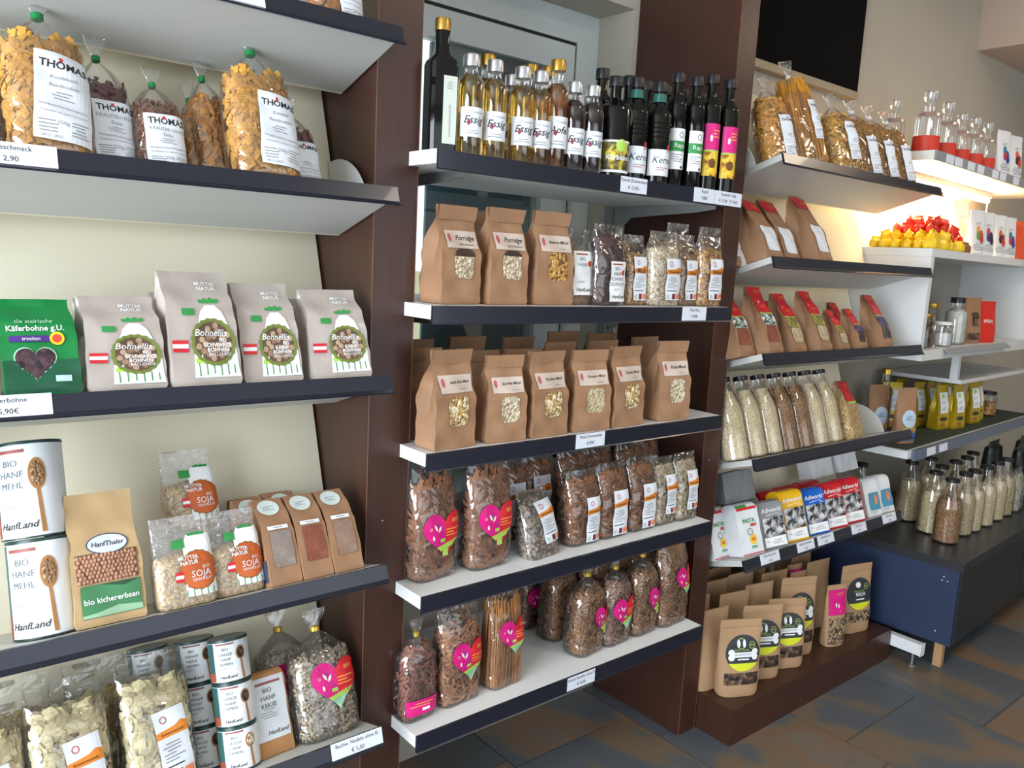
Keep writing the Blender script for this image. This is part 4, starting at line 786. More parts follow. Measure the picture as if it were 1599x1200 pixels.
place([('bag', cp[0][1])], 'chickpea_bag', 'tan paper bag hidden behind the chickpea bag with the green field', 'chickpea bag', '13', -.618, .09, 0, (.98, .9, .97), group='chickpea bags')
def soja():
    w, d, h = .108, .055, .16; b = flat_body(w, d, h, .56, 1.); P = [('granules', b.mesh('granules', MT['soy'], 26, h*.55, .95)), ('film', b.mesh('film', clear('soft_film', (1, 1, 1), .05, .15, .4, 40, .12), 28, None, 1., True, 4, 80))]; x, z = .014, h*.38
    g = [('picture', s_poly([(x-.022, .016), (x+.038, .016), (x+.036, h*.70), (x+.030, h*.785), (x-.006, h*.785), (x-.016, h*.68)]), WHITEP, 0), ('leaves', s_poly([(x-.004, h*.765), (x-.006, h*.79), (x+.001, h*.785), (x+.004, h*.81), (x+.009, h*.785), (x+.014, h*.81), (x+.018, h*.785), (x+.027, h*.795), (x+.026, h*.765)]), GREEN, 2), ('badge', s_rect(x-.024, h*.69, .022, .016, 3, 2), GREEN, 2), ('disc', s_ring(x+.006, z, .0345, .0345, .12, 36, .04), mat('disc_edge', '#9a5a22', .5), 1), ('disc', s_ell(x+.006, z, .0325, .0325, 32), mat('burnt_orange', '#c4602a', .5), 2),
         ('flag', s_rect(x-.030, z-.014, .014, .006, 3, 1), RED, 3), ('flag', s_rect(x-.030, z-.002, .014, .006, 3, 1), RED, 3), ('flag', s_rect(x-.030, z-.008, .014, .006, 3, 1), WHITEP, 3), ('lettering', s_text('MUTTER\nNATUR', x-.012, z+.019, .0095, 0, .025), WHITEP, 4), ('lettering', s_text('BIO', x+.018, z+.004, .0085), WHITEP, 4), ('lettering', s_text('SOJA', x+.008, z-.007, .0165, 0, .0), WHITEP, 4), ('lettering', s_text('GRANULAT', x+.010, z-.017, .007), WHITEP, 4)]
    for i in range(5): g.append(('leaves', s_rect(x-.020+.012*i, .022, .0016, .012, 1, 1), GREEN, 2))
    return P+decals(b.front, g)
so = soja(); sg = 'soy granule bags'
place(so, 'soy_bag', 'soy granule bag with orange disc, front left beside the chickpeas', 'soy bag', '13', -.468, .012, 3, group=sg)
place(so, 'soy_bag', 'soy granule bag with orange disc, front right beside the brown flour bags', 'soy bag', '13', -.370, .03, 3, (.98, 1, .98), group=sg)
place(so, 'soy_bag', 'soy granule bag lying flat behind the two front soy bags', 'soy bag', '13', -.43, .098, 0, (1.1, 1.7, .8), group=sg)
place(so, 'soy_bag', 'soy granule bag perched high behind the two front soy bags', 'soy bag', '13', -.408, .125, 4, (.98, .9, .98), z=.131, lean=-3, group=sg)
fg = 'small brown flour bags with round stickers'
for i, (x, wn, lb) in enumerate(((-.286, 'flour_grey', 'grey flour in its window, left of the front three'), (-.219, 'flour_red', 'reddish flour in its window, middle of the front three'), (-.152, 'flour_brown', 'pale brown flour in its window, right of the front three'))):
    place(bagflour(wn), 'flour_bag', f'small brown paper bag with {lb}', 'flour bag', '13', x, .018, 4, (1.0, 1, 1.0), lean=-6, group=fg)
bf = bagflour('flour_grey')
for x, v, sc, lb in ((-.300, .078, 1.04, 'left one of the middle row'), (-.232, .078, 1.06, 'middle one of the middle row'), (-.165, .076, 1.0, 'right one of the middle row'), (-.285, .138, 1.05, 'left one of the rear row'), (-.215, .138, 1.07, 'right one of the rear row')):
    place(bf, 'flour_bag', f'small brown flour bag behind the front three, {lb}', 'flour bag', '13', x, v, 4, (.98, 1, sc), lean=-6, group=fg)
CON = '#d5c79c'
con = clearbag('flat', 'shell', CON, orange('Emmermuscheln', .12, .34, .44, .52), 560, .135, .09, .25, 11, 1.15, None, .76, lrot=.1)
cg = 'pale shell noodle bags'
place(con, 'shell_noodle_bag', 'pale shell noodle bag cut off by the bottom left corner of the photo', 'noodle bag', '14', -.785, .04, 0, (1, 1, .92), group=cg)
place(con, 'shell_noodle_bag', 'pale shell noodle bag with orange-banded label, middle of the three', 'noodle bag', '14', -.648, .03, 6, group=cg)
place(con, 'shell_noodle_bag', 'pale shell noodle bag with orange-banded label, right beside the small tins', 'noodle bag', '14', -.500, .04, 6, (1, 1, 1.02), group=cg)
conb = clearbag('flat', 'shell', '#c2a866', None, 420, .13, .08, .26, 12, 1.1, None, .72)
for x, lb in ((-.72, 'left'), (-.575, 'right')): place(conb, 'shell_noodle_bag', f'shell noodle bag in the back row behind the pale ones, {lb} one', 'noodle bag', '14', x, .135, 0, (1, .9, .98), group=cg)
ts_ = tin(.0375, .082, 'BIO|GANZE|HANF|SAMEN', 'treats'); tw_ = tin(.0375, .082, 'BIO|GESCH.|HANF|SAMEN', 'oat')
sx = [(-.372, .035, 'front'), (-.392, .112, 'middle'), (-.398, .158, 'rear')]
for i in range(3):
    place(tw_ if i == 0 else ts_, 'seed_tin', f'small white hemp seed tin in the front stack, {["lowest", "middle", "topmost"][i]} one', 'tin', '14', -.372, .030, -20, z=.0842*i, group='small hemp seed tins')
for j, (x, v, lb) in enumerate(((-.412, .108, 'second'),)):
    for i in range(3): place(ts_, 'seed_tin', f'small hemp seed tin in the stack behind the front one, {["lowest", "middle", "topmost"][i]} one', 'tin', '14', x, v, -20, z=.0842*i, group='small hemp seed tins')
for i in range(3): place(ts_, 'seed_tin', f'small hemp seed tin in the leftmost rear stack, {["lowest", "middle", "topmost"][i]} one', 'tin', '14', -.492, .150, -20, z=.0842*i, group='small hemp seed tins')
def kekse():
    w, d, h = .078, .035, .165; b = brick_body(w, d, h); P = [('pack', b.mesh('pack', mat('kraft_box', '#a9794a', .7, .06, 14), ang=30))]
    return P+lab(b.front, [('label', s_rect(-.001, h*.56, w*.92, h*.74, 5, 5), mat('grey_label', '#c9ced2', .6), 1)], [('bar', s_rect(-.001, h*.86, w*.7, .005, 3, 1), mat('rust_bar', '#8f4a44', .5), 2)]+[('lettering', s_text(q, -.004, h*(.77-.09*i), .0125), INK, 2) for i, q in enumerate(('BIO', 'HANF', 'KEKSE'))]+[('fine_print', s_lines(-.004, h*.50, .04, .02, 4), GREY, 2), ('lettering', s_text('HanfLand', .008, h*.27, .0115, .3, .01), INK, 2)])
place(kekse(), 'biscuit_box', 'flat brown hemp biscuit pack leaning back beside the small tins', 'biscuit pack', '14', -.288, .055, 6, (1, 1, 1.0), lean=-4)
BW = '#b8a890'
bw = clearbag('tied', 'fusilli', BW, heartlab(True, .10, .40, .42), 620, .145, .085, .262, 13, .85, TIE, .62)
place(bw, 'buckwheat_noodle_bag', 'buckwheat noodle bag with pink heart label and gold tie', 'noodle bag', '14', -.168, .03, 3, (1, 1, 1.0), group='buckwheat noodle bags')
place(bw, 'buckwheat_noodle_bag', 'buckwheat noodle bag hidden behind the front heart-labelled one', 'noodle bag', '14', -.222, .115, -4, (.9, .9, 1.02), group='buckwheat noodle bags')
# ---------------- price tags
def tagp(lines, w, h=.036, y=-.0052, tilt=0.):
    it = []; k = len(lines)
    for i, q in enumerate(lines): it.append((q, (.5 if k == 1 else .74-.46*i)*h-h, .0105 if i == 0 else .0115))
    me = boxes('card', [(-w/2, w/2, y, y+.0008, -h, 0)], TAGM); P = [('card', me)]
    fr = lambda x, z: y
    v = []
    for q, z, sz in it: v.append(('lettering', s_text(q, 0, z+.001, sz), INK, 0))
    return P+decals(fr, v, eps=.0004)
def price(sh, x, lines, w, label): place(tagp(lines, w, .036, -.0052 if sh[0] in '13' else -.0075), 'price_tag', label, 'price tag', sh, x, 0, z=-.0005, group='price tags on the shelf rails')
price('10', -.40, ['Nudeln', '\u20ac 2,90'], .10, 'white price tag at the top edge of the photo, on the topmost left rail')
price('11', -.728, ['mit Geschmack', '\u20ac 2,90'], .13, 'white price tag reading mit Geschmack with a handwritten price')
price('12', -.738, ['K\u00e4ferbohne', '5,90\u20ac'], .115, 'white price tag reading K\u00e4ferbohne 5,90\u20ac under the green bean bag')
price('14', -.142, ['Buchw. Nudeln ohne Ei', '\u20ac 5,50'], .118, 'white price tag under the buckwheat noodles at the bottom left')
price('20', .565, ['Kern\u00f6l Zimmermann', '\u20ac 15,90.-'], .092, 'white price tag reading \u20ac 15,90 below the pumpkin seed oil')
price('20', .835, ['Raps\u00f6l', '7,80\u20ac'], .085, 'white price tag below the rapeseed oil, left of the wider tag')
price('20', .938, ['Sonnenbl.  Engl.', '\u20ac 12,90   \u20ac 10,60'], .118, 'wide white price tag at the right end of the bottle shelf rail')
price('21', .835, ['M\u00fcsli Pop', '4,90\u20ac'], .10, 'white price tag below the clear cereal bags')
price('22', .475, ['M\u00fcsli Zwiesm\u00fchle', '4,90\u20ac'], .098, 'white price tag below the paper muesli bags')
price('24', .50, ['Dinkel Nudeln ohne Ei', '\u20ac 4,50'], .098, 'white price tag on the lowest rail of the window bay')
for x, a, b_, lb in ((1.335, 'Mehl Glutenfrei', '3,20', 'leftmost'), (1.545, 'Kaffee Gemahlen', '5,50', 'second from left'), (1.672, 'Kaffee Bohnen', '5,90', 'third from left'), (1.90, 'Kaffee Fein', '5,90', 'second from right'), (2.13, 'Reis Natur', '3,60', 'rightmost')): price('34', x, [a, b_], .105, f'white price tag under the coffee packs, {lb} of five')
# ---------------- window bay, bottles
bt = 'bottles on the window bay top shelf'
def bot(pr, name, label, x, v, sc=(1, 1, 1), rot=-18, cat='bottle'): place(pr, name, label, cat, '20', x, v, rot, sc, group=bt)
e_ = vial(.0275, .206, AMB, SILVER, .50, bz=.71); a_ = vial(.0275, .240, AMB2, GOLD, .50, bz=.70, title='Apfel'); dk = vial(.0275, .200, DRK, SILVER, .50, bz=.70)
bot(vial(.030, .268, None, GOLD, .42, 'tall', 6.), 'oil_bottle', 'tall square black bottle with gold cap and upright pale label', .055, .055, rot=-12)
for i, (x, lb) in enumerate(((.115, 'leftmost'), (.176, 'second'), (.252, 'third'), (.303, 'fourth'))): bot(e_, 'vinegar_bottle', f'pale yellow vinegar bottle with silver cap and Essig label, {lb} of the front four', x, .035, rot=-14-2*i)
bot(a_, 'vinegar_bottle', 'amber vinegar bottle with gold cap, right of the four silver-capped ones', .356, .035, rot=-14)
bot(dk, 'vinegar_bottle', 'dark red vinegar bottle with silver cap, left one of the front pair', .405, .03, rot=-17); bot(dk, 'vinegar_bottle', 'dark red vinegar bottle with silver cap, right one of the front pair', .458, .025, rot=-18)
for x, v, pr, lb in ((.222, .125, a_, 'gold-capped, behind the two leftmost silver-capped bottles'), (.288, .115, e_, 'silver-capped, behind the gap between second and third front bottles'), (.345, .12, a_, 'gold-capped, behind the third front bottle'), (.385, .10, a_, 'gold-capped, behind the fourth front bottle'), (.52, .13, dk, 'dark with silver cap, behind the pair of dark red bottles')): bot(pr, 'vinegar_bottle', 'rear-row vinegar bottle, '+lb, x, v)
bot(vial(.040, .237, None, BLACKC, .34, 'kuerbis'), 'oil_bottle', 'black pumpkin seed oil jug with ring handle and yellow pumpkin label', .538, .022, rot=-18)
k_ = vial(.033, .248, None, BLACKC, .40, 'kern'); r_ = vial(.0265, .283, None, BLACKC, .48, 'raps', bz=.72); s_ = vial(.030, .30, None, BLACKC, .46, 'sun', bz=.72); pb = vial(.029, .262, None, BLACKC, .46, None, bz=.7)
bot(k_, 'oil_bottle', 'ribbed black oil bottle with green neck seal, left one of two', .618, .03, rot=-16); bot(k_, 'oil_bottle', 'ribbed black oil bottle with green neck seal, right one of two', .690, .018, rot=-16)
bot(r_, 'oil_bottle', 'slim rapeseed oil bottle with green-banded label, left one of two', .763, .03, rot=-19); bot(r_, 'oil_bottle', 'slim rapeseed oil bottle with green-banded label, right one of two', .822, .018, rot=-19)
bot(s_, 'oil_bottle', 'black sunflower oil bottle with pink label, left one of two', .888, .018, rot=-19); bot(s_, 'oil_bottle', 'black sunflower oil bottle with pink label at the right end of the shelf', .957, .012, rot=-21)
for x, v, lb in ((.575, .115, 'behind the pumpkin seed oil jug'), (.675, .115, 'behind the left ribbed bottle'), (.745, .12, 'behind the right ribbed bottle'), (.815, .115, 'behind the left rapeseed bottle'), (.88, .11, 'behind the right rapeseed bottle'), (.95, .105, 'behind the left sunflower bottle')): bot(pb, 'oil_bottle', 'plain black oil bottle in the back row, '+lb, x, v, (1, 1, 1.04))
# porridge shelf
kg = 'brown paper cereal bags'
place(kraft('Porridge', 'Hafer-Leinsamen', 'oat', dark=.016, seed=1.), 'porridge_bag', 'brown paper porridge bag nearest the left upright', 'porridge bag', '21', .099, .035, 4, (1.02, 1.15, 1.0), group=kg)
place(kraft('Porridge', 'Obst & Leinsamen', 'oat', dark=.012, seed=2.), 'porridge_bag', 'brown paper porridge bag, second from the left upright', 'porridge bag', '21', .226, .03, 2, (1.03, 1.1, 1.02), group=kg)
place(kraft('Beeren-M\u00fcsli', '', 'muesli', seed=3.), 'muesli_bag', 'brown paper bag with golden muesli in its window, right of the two porridges', 'muesli bag', '21', .362, .03, 0, (1.1, 1.1, 1.035), group=kg)
pk = kraft('', '', None, lbl=False, seed=4.)
place(pk, 'porridge_bag', 'brown paper bag hidden behind the two porridge bags', 'porridge bag', '21', .20, .145, 0, (1.1, 1, 1.0), group=kg)
cg2 = 'clear cereal bags beside the porridge'
def cer(fill, lf, w=.09, h=.18, ct=.70): return clearbag('flat', fill, fill, lf, w=w, d=.06, h=h, ct=ct)
place(cer('wheat', plainlab('BIO|HANF', .0, .42, .7, .58)), 'cereal_bag', 'clear bag with white hemp label and tan flakes, right of the paper muesli bag', 'cereal bag', '21', .468, .045, 4, (1.05, 1, 1), group=cg2)
place(clearbag('flat', 'shell', '#4c2926', plainlab('BIO|HANF|SCHOKO|CRUNCHY', .14, .30, .56, .50), 430, .105, .065, .20, 21, .75, None, .80), 'cereal_bag', 'dark chocolate crunchy bag with white label', 'cereal bag', '21', .548, .02, 2, (1.05, 1, .98), group=cg2)
place(cer('muesli', orange('M\u00fcsli', .05, .38, .62, .62), .085, .178), 'cereal_bag', 'clear muesli bag with orange-banded label, squeezed right of the chocolate crunchy', 'cereal bag', '21', .668, .045, 0, (.95, 1, 1), group=cg2)
place(cer('oat', orange('Flocken-M\u00fcsli', .14, .36, .56, .56), .115, .192, .76), 'cereal_bag', 'clear bag of pale oat flakes with orange-banded label', 'cereal bag', '21', .757, .02, 0, (1, 1.1, 1), group=cg2)
place(cer('wheat', orange('Dinkel', .06, .36, .58, .56), .085, .19), 'cereal_bag', 'clear brown cereal bag with orange-banded label, second from the right upright', 'cereal bag', '21', .868, .04, 0, (.98, 1, 1), group=cg2)
place(cer('muesli', orange('Dinkel', .08, .34, .6, .52), .10, .215), 'cereal_bag', 'clear brown cereal bag with orange-banded label, nearest the right upright', 'cereal bag', '21', .948, .022, 0, (1, 1, 1), group=cg2)
place(cer('muesli', None, .10, .225), 'cereal_bag', 'clear cereal bag in the back row near the right upright', 'cereal bag', '21', .93, .12, 0, group=cg2)
# muesli shelf
mg = 'brown paper muesli bags'
names = [('Apfel-Zimt-M\u00fcsli', 'oatmix'), ('Sportler-M\u00fcsli', 'oat'), ('Fr\u00fcchte-M\u00fcsli', 'oatmix'), ('Knusper-M\u00fcsli', 'lightseed'), ('Schoko-M\u00fcsli', 'oatmix'), ('Reha-M\u00fcsli', 'oat')]
for i, (x, w_, h_, rz) in enumerate(((.079, 1.06, 1.03, 5), (.221, 1.0, .95, -4), (.351, 1.1, .975, 3), (.490, 1.12, .97, -3), (.622, 1.1, .995, 3), (.800, 1.08, 1.04, -6))):
    place(kraft(names[i][0], '', names[i][1], .05, .062, .078, 0, i*1.7+5), 'muesli_bag', f'brown paper muesli bag in the front row, {["first from the left upright", "second from the left", "third from the left", "third from the right", "second from the right", "nearest the right upright"][i]}', 'muesli bag', '22', x, .006, rz, (w_, 1.05, h_), group=mg)
for i, (x, v, h_, r) in enumerate(((.075, .125, .98, 0), (.245, .125, .93, 3), (.375, .125, .93, -3), (.50, .125, 1.0, 2), (.66, .13, 1.0, 0), (.83, .13, 1.03, 3))): place(pk, 'muesli_bag', f'brown paper muesli bag in the second row, {["first from left", "second from left", "third from left", "third from right", "second from right", "first from right"][i]}', 'muesli bag', '22', x, v, r, (1.08, 1, h_), group=mg)
for i, (x, h_, r) in enumerate(((.14, 1.0, 0), (.30, 1.02, 0), (.47, 1.0, 4), (.63, 1.06, -3), (.78, 1.02, 0))): place(pk, 'muesli_bag', f'brown paper muesli bag in the shaded rear row, {["first from left", "second from left", "middle", "second from right", "first from right"][i]}', 'muesli bag', '22', x, .255, r, (1.1, 1, h_), group=mg)
# heart noodle shelf
hb = clearbag('flat', 'ribbon', '#946445', heartlab(True, .07, .40, .48, True), 560, .13, .085, .255, 31, 1.3, None, .80)
place(hb, 'noodle_bag', 'brown ribbon noodle bag with pink heart label nearest the left upright', 'noodle bag', '23', .089, .055, 6, group='brown noodle bags with heart labels')
place(hb, 'noodle_bag', 'brown ribbon noodle bag with pink heart label, second from the left upright', 'noodle bag', '23', .236, .045, 3, (1.02, 1, 1.02), group='brown noodle bags with heart labels')
og = 'clear bags with orange-banded labels below the muesli'
sl = clearbag('flat', 'seedmix', 'seedmix', orange('Flocken-Roll', .2, .52, .56, .62), w=.11, d=.06, h=.165, ct=.9, lrot=.12)
place(sl, 'flake_bag', 'grey seed flake bag leaning back to the left, right of the heart bags', 'flake bag', '23', .395, .03, 6, (1.05, 1, 1.02), lean=-16, group=og)
SP = '#a06a42'; ob = [clearbag('flat', 'fusilli', SP, orange('Zwirbelnudeln', cx, .34, .50, .60), 420, .115, .075, .20, 41+i, .8, None, .84) for i, cx in enumerate((.2, .10, .12))]
for i, (x, h_, lb) in enumerate(((.538, .97, 'left'), (.648, 1.0, 'middle'), (.762, 1.02, 'right'))): place(ob[i], 'spelt_noodle_bag', f'reddish brown spelt noodle bag with orange-banded label, {lb} of three', 'noodle bag', '23', x, .042, 0, (1, 1, h_), group=og)
pf = clearbag('flat', 'shell', '#b9a88a', orange('Reisnudeln', .12, .46, .50, .58), 420, .10, .075, .19, 45, .7, None, .84)
place(pf, 'flake_bag', 'pale flake bag with orange-banded label, second from the right upright', 'flake bag', '23', .858, .042, 0, (.95, 1, 1.0), group=og); place(pf, 'flake_bag', 'pale flake bag with orange-banded label nearest the right upright', 'flake bag', '23', .948, .038, 0, (1, 1, 1.02), group=og)
obk = clearbag('flat', 'penne', '#8f5a38', orange('Dinkel', .0, .45, .5, .5), 380, .12, .075, .225, 47, 1., None, .80)
for i, x in enumerate((.40, .505, .62, .735, .85, .94)): place(obk, 'spelt_noodle_bag', f'brown noodle bag in the shaded back row below the muesli, {["first", "second", "third", "fourth", "fifth", "last"][i]} from the left', 'noodle bag', '23', x, .165+.02*(i % 2), 0, (1, 1, .96+.02*(i % 3)), group=og)
# lowest shelf
lg = 'noodle bags on the lowest window-bay shelf'
place(clearbag('tied', 'penne', '#8f5a48', strip(), 460, .10, .075, .235, 51, .85, TIE, .70), 'noodle_bag', 'reddish short noodle bag with pink strip label, nearest the left upright', 'noodle bag', '24', .047, .04, 4, (1, 1, .98), group=lg)
place(clearbag('flat', 'ribbon', '#b57e56', heartlab(True, .12, .42, .46), 620, .125, .08, .25, 52, .7, None, .72), 'noodle_bag', 'fine thread noodle bag with pink heart label, second from the left upright', 'noodle bag', '24', .165, .045, 3, group=lg)
place(clearbag('flat', 'spaghetti', '#c68e58', heartlab(True, .12, .52, .48), 200, .11, .075, .245, 53, 1., None, .84), 'spaghetti_bag', 'brown spaghetti bag with pink heart label', 'noodle bag', '24', .303, .045, 3, group=lg)
SL = '#a87a52'
t1 = clearbag('tied', 'fusilli', SL, heartlab(True, .26, .36, .40, True), 620, .125, .085, .262, 54, .85, TIE, .66); t2 = clearbag('tied', 'penne', '#9a7460', heartlab(True, .10, .36, .48), 560, .12, .08, .262, 55, .7, TIE, .68); t3 = clearbag('flat', 'fusilli', SL, heartlab(True, .26, .50, .38), 560, .135, .085, .262, 56, .9, None, .86)
place(t1, 'noodle_bag', 'curly noodle bag with gold tie, leftmost of the four front right bags', 'noodle bag', '24', .602, .045, 8, (1, 1, .97), group=lg); place(t2, 'noodle_bag', 'short noodle bag with gold tie and full heart label, second of the four', 'noodle bag', '24', .705, .045, 4, (1, 1, .96), group=lg)
place(t1, 'noodle_bag', 'curly noodle bag with gold tie, third of the four front right bags', 'noodle bag', '24', .818, .045, 4, (.95, 1, 1.02), group=lg); place(t3, 'noodle_bag', 'tall noodle bag with heart label nearest the right upright', 'noodle bag', '24', .938, .042, 2, group=lg)
place(t2, 'noodle_bag', 'shaded noodle bag at the back, right of the spaghetti', 'noodle bag', '24', .575, .255, 4, (.95, 1, .86), group=lg); place(t1, 'noodle_bag', 'curly noodle bag half hidden behind the leftmost tied bag', 'noodle bag', '24', .605, .155, 12, (1, 1, .98), group=lg)
for x, v, lb in ((.73, .16, 'behind the short noodle bag'), (.83, .165, 'behind the third tied bag'), (.935, .165, 'behind the tall bag by the upright')): place(t1, 'noodle_bag', 'brown noodle bag in the back row, '+lb, 'noodle bag', '24', x, v, 0, (1, 1, 1.0), group=lg)
# ---------------- right bay
pg = 'noodle bags on the right bay top shelf'; GT = '#e0a23c'
nb = clearbag('tied', 'penne', GT, thomas('', '', .5, .46, .26, .28), 560, .105, .08, .27, 61, .85, None, .66); sp_ = clearbag('tied', 'spaghetti', GT, thomas('', '', .42, .36, .40, .34), 200, .10, .08, .345, 62, 1., mat('white_clip', '#dfe2e6', .4), .74)
nb2 = clearbag('tied', 'fusilli', '#e6b24c', thomas('', '', .5, .46, .36, .3), 460, .105, .08, .27, 63, 1., None, .66); nb3 = clearbag('tied', 'fusilli', '#dca042', thomas('', '', .5, .46, .26, .28), 460, .105, .08, .27, 64, .7, mat('white_clip', '', .4), .70)
place(nb, 'noodle_bag', 'golden noodle bag right beside the brown upright, on the right top shelf', 'noodle bag', '30', 1.262, .03, -26, (1.12, 1.05, 1.04), group=pg)
place(sp_, 'spaghetti_bag', 'tall golden spaghetti bag with white clip', 'noodle bag', '30', 1.415, .015, -26, (1.2, 1.1, 1.02), roll=-3, group=pg); place(sp_, 'spaghetti_bag', 'golden spaghetti bag standing behind the tall clipped one', 'noodle bag', '30', 1.52, .075, -8, (.95, 1, .86), group=pg)
place(nb2, 'noodle_bag', 'pale golden curly noodle bag right of the spaghetti', 'noodle bag', '30', 1.62, .015, -26, (1.2, 1.1, 1.04), group=pg)
for i, x in enumerate((1.765, 1.885, 2.01)): place(nb3, 'noodle_bag', f'golden small-spiral noodle bag with low label, {["left", "middle", "right"][i]} of the last three', 'noodle bag', '30', x, .02, -26, (1.14, 1.1, 1.05), group=pg)
rg_ = 'brown flour bags with red headers'
fb = redtop(.10, .09, .22, None, None, True, 1.)+[]; 
b0 = redtop(.10, .09, .22, None, None, False, 1.); bb = Body([(0, .047, .0414, .045, 8), (.0132, .05, .045, .045, 8), (.088, .05, .0414, .0468, 8), (.165, .049, .0198, .054, 8), (.209, .048, .0045, .0558, 8), (.22, .048, .004, .0558, 8)], .006, True, .0225, 1.)
fb = b0+lab(bb.front, [('header_label', s_rect(0, .195, .086, .036, 6, 4), RED, 1)], [('lettering', s_text('HOF', .014, .197, .018, 0, .02), ORANGE, 2)])+decals(bb.front, [('label', s_rect(.0, .075, .07, .085, 6, 4), PAPER, 1)])
for x, v, sc, lb in ((1.208, .11, .92, 'tucked beside the brown upright'), (1.272, .035, .94, 'leftmost one with its white label in view'), (1.402, .055, 1.02, 'middle one, half hidden'), (1.535, .022, 1.08, 'rightmost and largest')): place(fb, 'flour_bag', f'brown flour bag with red header, {lb}', 'flour bag', '31', x, v, 6, (1.06, 1.1, sc), group=rg_)
sgp = 'red-topped seed bags'
sd = [redtop(.085, .075, .215, p, w_, True, i*2.) for i, (p, w_) in enumerate((('leafphoto', 'flour_red'), ('yellowphoto', 'lightseed'), ('purplephoto', 'bean')))]
for x, v, k, sc, lb in ((1.19, .045, 0, 1.0, 'squeezed beside the brown upright'), (1.30, .016, 0, 1.03, 'with a white blossom picture'), (1.455, .03, 1, .95, 'with a yellow blossom picture, left one of two'), (1.588, .016, 1, .98, 'with a yellow blossom picture, right one of two'), (2.02, .016, 2, .95, 'with a purple blossom picture, at the right end')): place(sd[k], 'seed_bag', f'brown seed bag with red header, {lb}', 'seed bag', '32', x, v, 6, (1.06, 1.05, sc), group=sgp)
for x, v, k, sc, lb in ((1.73, .025, 1, .68, 'small front one, left'), (1.845, .02, 2, .70, 'small front one, right'), (1.76, .105, 1, .86, 'left one of the back pair'), (1.90, .10, 2, .90, 'right one of the back pair'), (1.49, .115, 0, .93, 'peeping out behind the two yellow blossom bags')): place(sd[k], 'seed_bag', f'brown seed bag with red header, {lb}', 'seed bag', '32', x, v, 6, (.8, .85, sc), group=sgp)
gbl = 'leaning grain bottles'; cr_ = grain('creamseed', ['#dac9a6', '#cbb892', '#e6dabe'], 260); g1 = grainbottle(cr_, True, fill=.82); g2 = grainbottle(MT['wheat'], True, fill=.82)
od = ['first', 'second', 'third', 'fourth', 'fifth', 'sixth', 'seventh']
for i in range(7): place(g2 if i in (3, 4) else g1, 'grain_bottle', f'{"brown" if i in (3, 4) else "cream"} grain bottle with black lid and ribbon, {od[i]} from the brown upright', 'bottle', '33', 1.205+.0935*i, .022, -4, group=gbl)
gp = Body([(0, .047, .03, .032, 8), (.012, .05, .032, .032, 8), (.12, .048, .028, .034, 8), (.20, .036, .012, .038, 8), (.215, .036, .004, .038, 8)], .005, True, .01)
place([('bag', gp.mesh('bag', MT['soy'], ang=40)), ('film', Body([(a, b_*1.015, c_*1.03, d_, p_) for a, b_, c_, d_, p_ in gp.rows], .005, True, .01).mesh('film', FILMF, ang=60))]+lab(gp.front, [('header_label', s_rect(0, .172, .072, .078, 6, 5), RED, 1)], [('lettering', s_text('HOF', .012, .195, .016, 0, .02), ORANGE, 2), ('band', s_rect(0, .130, .076, .008, 5, 1), LIME, 2)]), 'grain_bag', 'clear grain bag with red header, right of the leaning bottles', 'grain bag', '33', 1.885, .02, 8, (1.05, 1, 1.0))
cfg = 'coffee packs'; cf = {k: coffee(c_, 'Adiworld', 'coffee_'+k) for k, c_ in (('grey', '#8b8c90'), ('yellow', '#eab414'), ('blue', '#0f62c8'), ('red', '#c81f28'))}
place(whitepack('pasta'), 'flour_pack', 'white flour pack with red and green print, leftmost on the coffee shelf', 'flour pack', '34', 1.288, .02, -10, group='white packs on the coffee shelf')
place(whitepack('pasta'), 'flour_pack', 'white flour pack squeezed against the brown upright', 'flour pack', '34', 1.225, .09, 0, group='white packs on the coffee shelf')
for k, x, sc, lb in (('grey', 1.412, .98, 'grey coffee pack standing beside the white flour pack'), ('yellow', 1.54, 1.1, 'yellow coffee pack standing in the front row'), ('blue', 1.675, 1.02, 'blue coffee pack standing in the front row'), ('red', 1.80, 1.05, 'red coffee pack right beside the blue one'), ('red', 1.925, 1.05, 'red coffee pack beside the white packs')): place(cf[k], 'coffee_pack', lb, 'coffee pack', '34', x, .018, -14, (1.05, 1, sc), group=cfg)
wp = whitepack('rice')
place(wp, 'rice_pack', 'white pack with blue picture, left one at the right end of the coffee shelf', 'rice pack', '34', 2.075, .018, -8, group='white packs on the coffee shelf'); place(wp, 'rice_pack', 'white pack with blue picture, right one at the end of the coffee shelf', 'rice pack', '34', 2.172, .018, -8, group='white packs on the coffee shelf')
def lying(pr, name, lb, cat, x, v, z, l, sh='34'): place(pr[:1], name, lb, cat, sh, x, v, 0, l, z=z, lean=0, roll=90)
for x, v, k, lb in ((1.42, .105, 'grey', 'grey coffee pack in the rear row, behind the front grey one'), (1.56, .105, 'red', 'red coffee pack in the rear row, behind the yellow one'), (1.69, .105, 'red', 'red coffee pack in the rear row, behind the blue one'), (1.82, .105, 'red', 'red coffee pack in the rear row, behind the red ones')): place(cf[k], 'coffee_pack', lb, 'coffee pack', '34', x, v, -8, (1.05, 1, 1.1), group=cfg)
lying(cf['grey'], 'coffee_pack', 'grey foil coffee pack lying on top of the leftmost packs', 'coffee pack', 1.28, .085, .215, (1.0, 1.1, 1.15))
lying(wp, 'rice_pack', 'white pack lying high on the coffee row, left one', 'rice pack', 1.86, .115, .219, (1, 1, 1.15)); lying(wp, 'rice_pack', 'white pack lying high on the coffee row, right one', 'rice pack', 2.05, .115, .219, (1, 1, 1.1))
